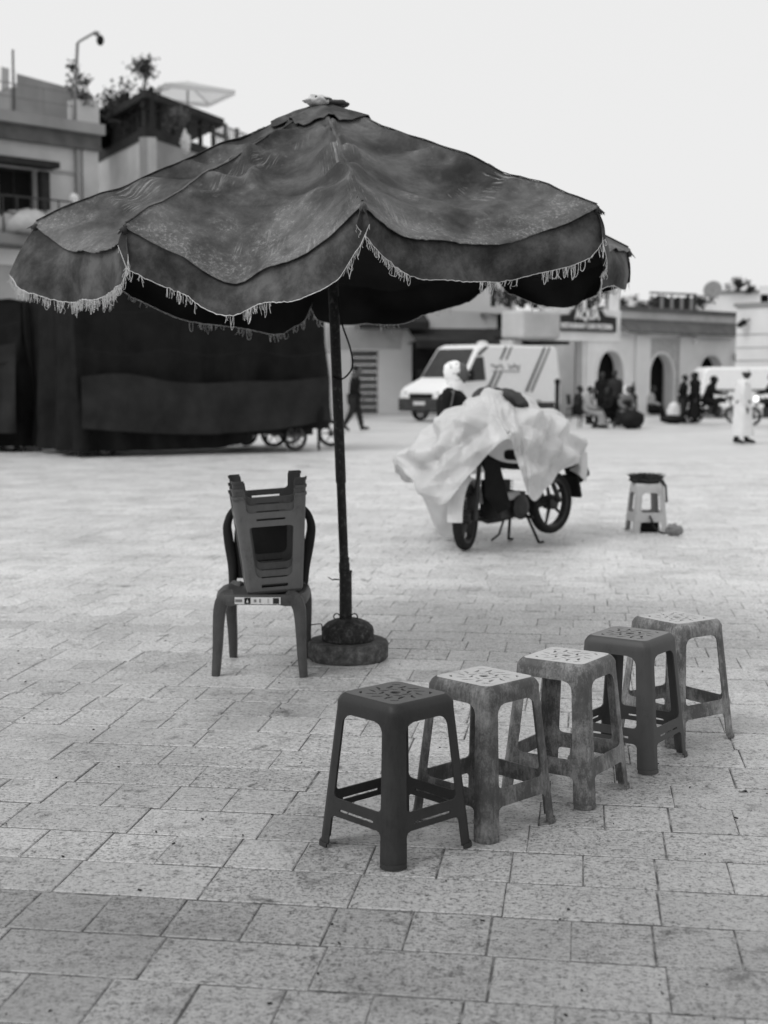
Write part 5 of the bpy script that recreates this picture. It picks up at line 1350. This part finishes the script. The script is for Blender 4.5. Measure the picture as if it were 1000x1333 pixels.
# --- second left building: corner house with dark timber terrace
k0 = at(197, 490, 45.5); l0 = at(122, 490, 52.0); r0 = at(330, 490, 53.0)
G1 = Face(l0, k0); G2 = Face(k0, r0)
cb = empty('corner_house', (k0.x, k0.y + 2, 0), 0, 'weathered brick corner house with a dark timber roof terrace, upper left', 'building')
zt2 = at(197, 178, k0.y).z
for G, m_ in ((G1, 'plaster_warm'), (G2, 'plaster_grey')):
    G.part('wall', m_, cb, 0.0, G.L - (.31 if G is G1 else 0), 0, zt2, -.3, 0)
    G.part('parapet', 'wood_dark', cb, 0, G.L, zt2 + .003, zt2 + .32, -.3, .04)
G1.part('corner_post', 'plaster_warm', cb, G1.L - .308, G1.L, 0, zt2, -.3, -.001)
G1.part('timber_screen', 'wood_dark', cb, 0, G1.L * .62, zt2 + .33, zt2 + 1.9, -.25, -.1)
for k in range(5): G1.part('terrace_post', 'wood_dark', cb, G1.L * .62 + k * G1.L * .09, G1.L * .62 + k * G1.L * .09 + .1, zt2 + .33, zt2 + 1.6, -.25, -.12)
for G in (G1, G2):
    for k in range(8): G.part('terrace_post', 'wood_dark', cb, G.L * k / 8 + .1, G.L * k / 8 + .22, zt2 + .33, zt2 + 1.45, -.25, -.13)
    G.part('terrace_rail', 'wood_dark', cb, 0, G.L * .8, zt2 + .95, zt2 + 1.03, -.25, -.13)
zr_ = at(197, 128, k0.y).z
ra, rb_, rc_ = G1.p(0, 0, .15), k0 + Vector((0, -.3, 0)), G2.p(G2.L * .66, 0, .2)
vs = [Vector((q.x, q.y, zr_)) for q in (ra, rb_, rc_, ra + rc_ - rb_)]
mb = MB().add([v for v in vs] + [v + Vector((0, 0, .24)) for v in vs], [(0, 1, 2, 3), (7, 6, 5, 4)] + [(i, (i + 1) % 4, (i + 1) % 4 + 4, i + 4) for i in range(4)])
under(mb.build('terrace_roof', 'wood_dark'), cb)
G2.part('terrace_back', 'opening', cb, 0, G2.L * .6, zt2 + .3, zt2 + 1.6, -3.6, -3.4)
for k, (u, z, s_) in enumerate(((.18, .55, .5), (.4, .72, .35), (.62, .50, .45), (.8, .62, .4))): G1.part('exposed_brick', 'plaster_grey', cb, G1.L * u, G1.L * u + s_, zt2 * z, zt2 * z + .14, .003, .015)
railing(G2, 'thin metal railing on the roof right of the timber terrace', G2.L * .62, G2.L, zt2 + .32, 1.0, -.1, 'grey', 14)
# parasol on that terrace
pb = at(245, 170, 49.0); pt_ = at(243, 106, 49.0)
po = empty('roof_parasol', pb, 0, 'pale square parasol open on the dark roof terrace, upper left', 'umbrella')
hh = pt_.z - pb.z; W_ = 1.25
MB().tube([(0, 0, -.6), (0, 0, hh)], .04, 8).build('pole', 'lightgrey', po)
q = [Vector((x * W_ * cos(.5) - y * W_ * sin(.5), x * W_ * sin(.5) + y * W_ * cos(.5), hh - .40)) for x, y in ((-1, -1), (1, -1), (1, 1), (-1, 1))]
mb = MB().add([Vector((0, 0, hh))] + q + [v + Vector((0, 0, -.16)) for v in q], [(0, 1, 2), (0, 2, 3), (0, 3, 4), (0, 4, 1), (1, 5, 6, 2), (2, 6, 7, 3), (3, 7, 8, 4), (4, 8, 5, 1)])
mb.build('canopy', 'canvas_white', po)
for v in q: MB().tube([(0, 0, hh - .05), v + Vector((0, 0, -.02))], .02, 5).build('rib', 'lightgrey', po)
for k, (px, py, w_, h_, n, lab) in enumerate(((140, 140, .55, .55, 500, 'bushy dark shrub at the left end of the timber terrace'), (163, 140, .5, .75, 600, 'taller leafy shrub in the middle of the timber terrace planting'), (186, 135, .42, 1.15, 600, 'tallest shrub with feathery top beside the roof parasol'))):
    c = at(px, py + 45, 47.5 + 1.2 * (2 - k)); shrub(lab, c, (w_, .5, h_), n, 'foliage', None, .16, trunk=.3)
c = at(231, 172, 46.6); shrub('round pale bush against the dark terrace, under the parasol', c, (.42, .35, .30), 420, 'foliage_pale', None, .12, trunk=.1)
c = at(242, 190, 46.4); mb = MB(); crumple(mb, c + Vector((0, 0, .1)), (.15, .14, .28), 5.5, 26, 20, 1.0); tag(mb.build('white_cloth', 'robe_white', None, 1), 'white cloth hanging on the corner house parapet beside the umbrella edge', 'cloth')

# --- centre building behind the van
H0 = Face(at(425, 490, 54.0), at(668, 490, 55.5)); U = H0.u_of; Z = H0.z_of
ce = empty('shop_house', H0.p(H0.L / 2, 0), 0, 'pale rendered shop house with shutter door and awnings behind the delivery van', 'building')
ztop = 6.6; Lc = H0.L
sh0, sh1, shz = U(458), U(493), Z(475, 456)
wn = (U(646), U(658), Z(650, 428), Z(650, 388)); sp = (U(536), U(628), .0, Z(560, 445))
wall_with(H0, 'wall', 'plaster_pale', ce, 0, ztop, 0, Lc, [(sh0, sh1, 0, shz), wn, sp])
H0.part('side_wall', 'plaster_mid', ce, Lc - .02, Lc + .02, 0, ztop - .01, -7, -.31)
H0.part('ground_floor_band', 'plaster_mid', ce, 0, U(522), shz + .05, Z(480, 425), .003, .05)
H0.part('roof_parapet', 'plaster_mid', ce, -.05, Lc + .05, ztop + .003, ztop + .35, -.3, .08)
for k in range(9): H0.part('shutter_slat', 'shutter', ce, sh0 + .02, sh1 - .02, shz * k / 9 + .01, shz * (k + 1) / 9 - .01, -.25, -.2)
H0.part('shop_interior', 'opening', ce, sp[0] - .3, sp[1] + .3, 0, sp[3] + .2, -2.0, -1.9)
window(H0, ce, *wn, .3, 1, 'wood_dark')
for k, (a, b) in enumerate(((582, 586), (588, 592), (594, 598), (600, 604))): H0.part('painted_mark', 'plaster_grey', ce, U(a), U(b) - .02, Z(590, 402), Z(590, 392 - k % 2 * 3), .003, .008)
H0.part('vent_pipe', 'plaster_grey', ce, U(624), U(628), Z(626, 412), ztop - .3, .01, .14)
H0.part('drain_pipe', 'plaster_mid', ce, Lc - .25, Lc - .10, 0, ztop, .01, .16)
def awning(label, u0, u1, z1, z0, out, mt='awning'):
    o = empty('shop_awning', H0.p((u0 + u1) / 2, z0, out / 2), 0, label, 'awning')
    vs = [H0.p(u0, z1, .02), H0.p(u1, z1, .02), H0.p(u1, z0, out), H0.p(u0, z0, out)]
    under(solid(obj('canopy_cloth', vs, [(0, 1, 2, 3)], mt), .03), o)
    vs = [H0.p(u0, z0, out + .01), H0.p(u1, z0, out + .01), H0.p(u1, z0 - .28, out + .02), H0.p(u0, z0 - .28, out + .02)]
    under(solid(obj('valance', vs, [(0, 1, 2, 3)], mt), .02), o)
    for u in (u0 + .03, u1 - .03): under(MB().tube([H0.p(u, z1 - .6, .03), H0.p(u, z0, out)], .025, 6).build('arm', 'dark_metal'), o)
    return o
awning('long dark awning over the shop opening behind the delivery van', U(530), U(632), Z(580, 428), Z(580, 445), 1.5)
awning('dark awning above the grey shutter behind the umbrella pole', U(462), U(552), Z(500, 408), Z(500, 420), .9)
awning('small dark awning at the right end of the shop house', U(632), U(664), Z(650, 428), Z(650, 440), 1.0)
H0.part('hanging_curtain', 'opening', ce, U(530), U(545), 1.4, Z(540, 447), 1.3, 1.36)
c = H0.p(U(512), Z(512, 434), .1); o = empty('satellite_dish', c, 0, 'small pale round dish on the wall above the shutter', 'dish')
MB().lathe([(.05, 0), (.30, .05), (.34, .09), (.32, .10), (.05, .03)], 20, (0, 0, 0), Matrix.Rotation(pi / 2 + .2, 3, 'X')).build('bowl', 'lightgrey', o, .7); MB().tube([(0, .1, -.1), (0, -.25, 0)], .015, 5).build('arm', 'grey', o)
c = H0.p(U(638), Z(638, 396), .12); o = empty('wall_lamp', c, 0, 'dark bracket lamp beside the upper window of the shop house', 'lamp')
MB().tube([(.3, 0, .35), (-.1, -.1, .38), (-.12, -.1, .2)], .03, 6).build('bracket', 'dark_metal', o); MB().lathe([(.08, -.25), (.13, .0), (.05, .15)], 8, (-.12, -.1, 0)).build('lantern', 'grey', o)

# --- restaurant and arcade range on the right, one long oblique front
N0 = at(668, 490, 48.0); N1 = at(958, 490, 57.5)
K = Face(N0, N1); U = K.u_of; Z = K.z_of; KL = K.L
ar = empty('arcade_building', K.p(KL * .7, 0), 0, 'low pale arcade with three pointed arches and a dark tiled eave, right background', 'building')
uq = U(801)
ztA = Z(830, 405)
def arch_pts(uc, hwid, zs_, zt_, n=9):
    """pointed arch outline from left foot over the apex to right foot, z from springing"""
    left = []
    for k in range(n + 1):
        t = k / n; a = t * pi / 2
        left.append((uc - hwid * cos(a) ** .85 if t < 1 else uc, zs_ + (zt_ - zs_) * (sin(a) ** .95)))
    right = [(2 * uc - u, z) for u, z in left[::-1][1:]]
    return left + right
def arch_bay(par, u0, u1, z1, uc, hwid, zs_, zt_, mt, out0, out1, name):
    """wall bay with a pointed opening cut through it"""
    ap = [(uc - hwid, 0)] + arch_pts(uc, hwid, zs_, zt_) + [(uc + hwid, 0)]
    outer = [(u0, 0)] + ap + [(u1, 0), (u1, z1), (u0, z1)]
    co, ed, fa, *_ = delaunay_2d_cdt([Vector(p_) for p_ in outer], [], [list(range(len(outer)))], 1, 1e-6)
    v1 = [K.p(p_.x, p_.y, out1) for p_ in co]; v0 = [K.p(p_.x, p_.y, out0) for p_ in co]; n = len(co); m_ = len(outer)
    def ins(p):
        c_ = False; m2_ = len(outer)
        for i in range(m2_):
            a, b = outer[i], outer[(i + 1) % m2_]
            if (a[1] > p.y) != (b[1] > p.y) and p.x < (b[0] - a[0]) * (p.y - a[1]) / (b[1] - a[1]) + a[0]: c_ = not c_
        return c_
    fa = [f for f in fa if ins(sum((co[i] for i in f), Vector((0, 0))) / len(f))]
    fs = [tuple(f) for f in fa] + [tuple(i + n for i in f[::-1]) for f in fa]
    pts = [Vector(p_) for p_ in outer]
    base = len(v1 + v0); ex = [K.p(p_.x, p_.y, out1) for p_ in pts] + [K.p(p_.x, p_.y, out0) for p_ in pts]
    fs += [(base + i, base + (i + 1) % m_, base + m_ + (i + 1) % m_, base + m_ + i) for i in range(m_)]
    return under(obj(name, v1 + v0 + ex, fs, mt), par)
AR = [(791, 17, 457, 488, 'plaster_arch'), (857, 15.5, 461, 490, 'carved'), (921, 15.5, 463, 490, 'plaster_arch')]
bounds = [U(757), U(833), U(889), KL]
door0 = U(716)
for i, (pc, hwp, yt, ys, m_) in enumerate(AR):
    uc = U(pc); hwid = (U(pc + hwp) - U(pc - hwp)) / 2; zt_ = Z(pc, yt); zs_ = Z(pc, ys) * .92
    u0_, u1_ = bounds[i], bounds[i + 1]
    zc = ztA - .9
    if i == 0: u1_ = U(833)
    arch_bay(ar, u0_, u1_, zc, uc, hwid, zs_, zt_, 'plaster_arch', -.32, 0, 'arch_wall')
    # carved surround set proud of the wall
    arch_bay(ar, uc - hwid * 1.75, uc + hwid * 1.75, zc - .12, uc, hwid * 1.06, zs_, zt_ + .05, m_, .003, .06, 'carved_surround')
    ring = [(uc - hwid * 1.06, 0)] + arch_pts(uc, hwid * 1.06, zs_, zt_ + .05) + [(uc + hwid * 1.06, 0)]
    under(MB().tube([K.p(u, z, .07) for u, z in ring], .06, 6).build('arch_moulding', 'plaster_pale'), ar)
    K.part('dado', 'tile_dado', ar, uc + hwid * 1.8, u1_ - .02, 0, 1.25, .003, .02)
    K.part('arch_backing', 'opening', ar, uc - hwid * 1.2, uc + hwid * 1.2, 0, zt_ + .3, -.62, -.52)  # near-black sheet painted in for the shade inside the arch
    if i < 2: K.part('pilaster', 'plaster_pale', ar, u1_ - .45, u1_ + .45, 0, zc - .01, .004, .10)
K.part('frieze', 'plaster_arch', ar, U(757), KL, ztA - .897, ztA - .78, -.9, .02)
K.part('upper_wall', 'plaster_warm', ar, uq, KL, ztA - .30, ztA, -.9, -.05)
mb = MB()                                                  # tiled eave: pitched strip of tiles
for k in range(46):
    u0_ = uq + (KL - uq) * k / 46; u1_ = uq + (KL - uq) * (k + 1) / 46 - .015; du = R.uniform(-.01, .01)
    vs = [K.p(u0_, ztA - .30, .0), K.p(u1_, ztA - .30, .0), K.p(u1_, ztA - .78 + du, .55), K.p(u0_, ztA - .78 + du, .55)]; vs += [v + Vector((0, 0, -.07)) for v in vs]
    t_ = MB().add(vs, [(0, 1, 2, 3), (7, 6, 5, 4), (0, 4, 5, 1), (1, 5, 6, 2), (2, 6, 7, 3), (3, 7, 4, 0)])
    under(t_.build('eave_tile', 'tile_roof'), ar)
K.part('coping', 'tile_roof', ar, uq, KL, ztA + .003, ztA + .16, -.95, .06)
K.part('rear_range', 'plaster_mid', ar, uq, KL, 0, ztA - .31, -6, -2.0)
c = K.p(U(899), ztA - 1.05, .1); o = empty('wall_lamp', c, 0, 'small white lamp on the pilaster between second and third arches', 'lamp')
MB().ball((0, -.1, 0), (.10, .10, .17)).build('globe', 'white', o, 1); MB().tube([(0, .1, .1), (0, -.1, .18)], .02, 5).build('bracket', 'dark_metal', o)
c = K.p(U(952), Z(952, 466), .15); o = empty('wall_lantern', c, 0, 'dark lantern on the wall right of the third arch', 'lamp')
MB().lathe([(.05, -.22), (.12, -.1), (.13, .1), (.04, .22)], 8, (0, -.1, 0)).build('lantern', 'black', o); MB().tube([(0, .2, .2), (0, -.1, .22)], .02, 5).build('bracket', 'black', o)

aq = empty('restaurant', K.p(uq * .5, 0), 0, 'restaurant with planted roof terrace and a dark AQUA sign above its doorway', 'restaurant')
zf0, zf1 = Z(760, 444), Z(760, 402)
K.part('fascia', 'plaster_arch', aq, U(716), uq, zf0, zf1, -.6, .16)
K.part('balcony_front', 'plaster_mid', aq, 0, U(716) - .005, Z(690, 441), Z(690, 405), -.6, .45, .10)
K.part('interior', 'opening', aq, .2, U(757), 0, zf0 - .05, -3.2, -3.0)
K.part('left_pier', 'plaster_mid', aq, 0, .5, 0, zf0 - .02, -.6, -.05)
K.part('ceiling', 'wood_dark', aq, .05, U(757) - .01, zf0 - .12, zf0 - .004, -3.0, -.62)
K.part('end_return', 'plaster_arch', aq, uq - .14, uq - .002, zf1 + .003, zf1 + 1.0, -.5, .1)
sg = under(MB().prism([(U(722), Z(760, 432)), (U(797), Z(760, 432)), (U(797), Z(760, 412)), (U(783), Z(760, 411)), (U(778), Z(760, 403)), (U(743), Z(760, 403)), (U(738), Z(760, 411)), (U(722), Z(760, 412))], lambda u, v, w_: K.p(u - .22, v, .20 + w_), .08).build('sign_board', 'dark'), aq)
def sign_M(u, z, out):
    q = K.p(u, z, out) - aq.location
    return Matrix((( K.d.x, 0, K.n.x, q.x), (K.d.y, 0, K.n.y, q.y), (0, 1, 0, q.z), (0, 0, 0, 1)))
def letters(txt, u, z, size, sx):
    t_ = text_mesh('lettering', txt, size, 'white', aq, Matrix.Identity(4), .015, sx); 
    t_.data.transform(sign_M(u, z, .30)); t_.parent = sg; 
    t_.data.transform(Matrix.Translation(aq.location)); return t_
hA = Z(760, 404) - Z(760, 418); letters('AQUA', U(760) - .27, Z(760, 411), hA * 1.25, 1.0)
hB = Z(760, 421) - Z(760, 430); letters('RESTAURANT CAFE PIZZERIA', U(760) - .27, Z(760, 425.5), hB * 1.05, .86)
rl = railing(K, 'terrace railing with pale posts above the restaurant sign', U(676), uq, zf1 + .02, 1.15, 0.0, 'dark_metal', 9)
for px in (716, 757, 799): under(MB().tube([K.p(U(px), zf1, .05), K.p(U(px), zf1 + 1.6, .05)], .07, 8).build('pale_post', 'plaster_pale'), rl)
for px, h_ in ((674, 2.6), (694, 2.4), (712, 2.2), (729, 1.9)): under(MB().tube([K.p(U(px), zf1, -1.2), K.p(U(px), zf1 + h_, -1.2)], .09, 6).build('terrace_column', 'wood_dark'), rl)
for k, px in enumerate((682, 700, 735, 752, 772, 790)):
    shrub(('low dark hedge on the restaurant terrace at the far left', 'dark hedge plant on the terrace left of the sign', 'terrace hedge plant above the left end of the sign', 'terrace hedge plant above the sign letters', 'terrace hedge plant above the right half of the sign', 'terrace hedge plant at the right end of the sign')[k], K.p(U(px), zf1, -.9), (.62, .25, .34 if k else .28), 420, 'foliage', None, .14, trunk=.15)
K.part('terrace_back_wall', 'plaster_pale', aq, .2, uq, zf1 + .02, zf1 + 1.35, -5.2, -5.0)

# --- rooftops and white house at the far right
c0 = at(957, 490, 53.0); c1 = at(1075, 490, 50.0); WH = Face(c0, c1)
wh = empty('white_house', WH.p(2, 0), 0, 'blank whitewashed wall of the house at the right edge', 'building')
zwh = WH.z_of(975, 399)
WH.part('wall', 'plaster_pale', wh, 0, WH.L, 0, zwh, -.4, 0); WH.part('coping', 'plaster_grey', wh, -.08, WH.L, zwh + .003, zwh + .14, -.45, .08)
for z in (.62, .74, .50): WH.part('plaster_course', 'plaster_warm', wh, 0.02, WH.L, zwh * z, zwh * z + .05, .003, .015)
WH.part('side_wall', 'plaster_pale', wh, 0.0, .03, 0, zwh - .01, -5, -.41)
c = WH.p(WH.u_of(968), WH.z_of(968, 422), .25); o = empty('wall_spotlight', c, 0, 'dark tilted spotlight on the white wall at the right edge', 'lamp')
MB().tube([(-.18, 0, -.08), (.10, 0, .10)], [.09, .13], 8).build('housing', 'black', o); MB().tube([(0, 0, 0), (.0, .3, -.02)], .03, 6).build('bracket', 'black', o); MB().tube([(.1, 0, .08), (.28, 0, .2)], [.05, .02], 6).build('visor', 'black', o)
bh = Face(at(926, 490, 66.0), at(1100, 490, 64.0)); zz1 = bh.z_of(950, 382); zz2 = bh.z_of(990, 372)
rb = empty('rooftop_house', bh.p(3, 0), 0, 'pale flat-roofed house with one small window rising behind the white wall', 'building')
us_ = bh.u_of(983)
wall_with(bh, 'wall', 'plaster_arch', rb, 0, zz2, us_, bh.L, [(bh.u_of(985), bh.u_of(996), bh.z_of(990, 398), bh.z_of(990, 383))])
bh.part('low_wall', 'plaster_pale', rb, 0, us_ - .003, 0, zz1, -.35, -.02); window(bh, rb, bh.u_of(985), bh.u_of(996), bh.z_of(990, 398), bh.z_of(990, 383), .3, 1)
bh.part('roof_edge', 'tile_roof', rb, -.1, bh.L, zz2 + .003, zz2 + .12, -.35, .08) if False else None
bh.part('low_coping', 'plaster_grey', rb, -.1, us_ - .01, zz1 + .003, zz1 + .15, -.4, .06)
c = at(927, 376, 65.0); o = empty('satellite_dish', c, 0, 'pale satellite dish on the far right rooftop', 'dish')
MB().lathe([(.05, 0), (.38, .08), (.44, .14), (.41, .15), (.05, .03)], 22, (0, 0, 0), Matrix.Rotation(pi / 2 + .4, 3, 'X')).build('bowl', 'lightgrey', o, .7); MB().tube([(0, .1, -.6), (0, 0, 0)], .03, 6).build('post', 'grey', o)
c = at(960, 380, 65.4); shrub('dark bush on the far right rooftop', c, (.55, .4, .22), 380, 'foliage', None, .14, trunk=.1)
c = at(974, 382, 65.4); shrub('second smaller bush beside the rooftop window', c, (.4, .35, .14), 260, 'foliage', None, .13, trunk=.08)
tf = Face(at(845, 490, 63.0), at(905, 490, 64.5)); o = empty('roof_hoarding', tf.p(tf.L / 2, ztA), 0, 'dark boarded screen on the roof behind the second and third arches', 'screen')
t0, t1 = tf.z_of(870, 400), tf.z_of(870, 385)
for k in range(14): tf.part('board', 'wood_dark' if k % 3 else 'plaster_grey', o, tf.L * k / 14, tf.L * (k + 1) / 14 - .03, t0 - .4, t1 + R.uniform(-.1, .05), -.06, 0)
tf.part('top_rail', 'wood_dark', o, 0, tf.L, t1 + .06, t1 + .14, -.08, .02)
for k, (px, lab) in enumerate(((806, 'small dark plant on the arcade roof beside the restaurant terrace'), (838, 'dark plant on the arcade roof before the boarded screen'), (915, 'loose dark plant on the roof right of the boarded screen'))):
    c = at(px, 403, 62.0); shrub(lab, c, (.5, .4, .22), 280, 'foliage', None, .15, trunk=.05)
bf = Face(at(795, 490, 75.0), at(960, 490, 78.0)); o = empty('distant_roofs', bf.p(bf.L / 2, 0), 0, 'low distant pale rooftops seen over the arcade', 'building')
for a, b, y in ((795, 842, 392), (842, 900, 396), (900, 958, 391)): bf.part('wall', 'plaster_pale', o, bf.u_of(a), bf.u_of(b) - .02, 0, bf.z_of((a + b) / 2, y), -3, 0)

# bollard by the van and litter in the foreground
f = gp(725, 548); o = empty('dark_post', (f.x, f.y, 0), 0, 'slim dark post standing behind the van tail', 'post')
MB().tube([(0, 0, 0), (0, 0, 1.25)], .07, 8).build('shaft', 'black', o); MB().ball((0, 0, 1.3), .10).build('cap', 'black', o, 1)
f = gp(975, 1031); mb = MB()
ol = [(0, 0), (.018, .006), (.028, -.004), (.036, .012), (.05, .010), (.046, .024), (.03, .026), (.02, .034), (.008, .024), (-.006, .026), (-.004, .010)]
cn = [Vector((f.x - .03 + x, f.y - .01 + y, .006 + .006 * sin(x * 160) + .004 * sin(y * 200))) for x, y in ol]
tag(solid(obj('dry_leaf', cn, [tuple(range(len(cn)))], 'leaf_dry'), .001), 'curled pale dry leaf on the paving at the right, below the last stool', 'leaf')
lt = MB()
for k in range(90):
    Y = 3.0 + 5.5 * R.random() ** 1.3; X = R.uniform(-.32, .32) * Y; s_ = R.uniform(.002, .0055)
    z = .0022; a = R.uniform(0, pi)
    M = Matrix.Rotation(a, 3, 'Z'); lt.box((X, Y, z + .001), (s_ * R.uniform(1, 3), s_, .003), M)
tag(lt.build('litter_specks', 'dark', None), 'tiny dark crumbs and butts scattered over the paving', 'litter', kind='stuff')
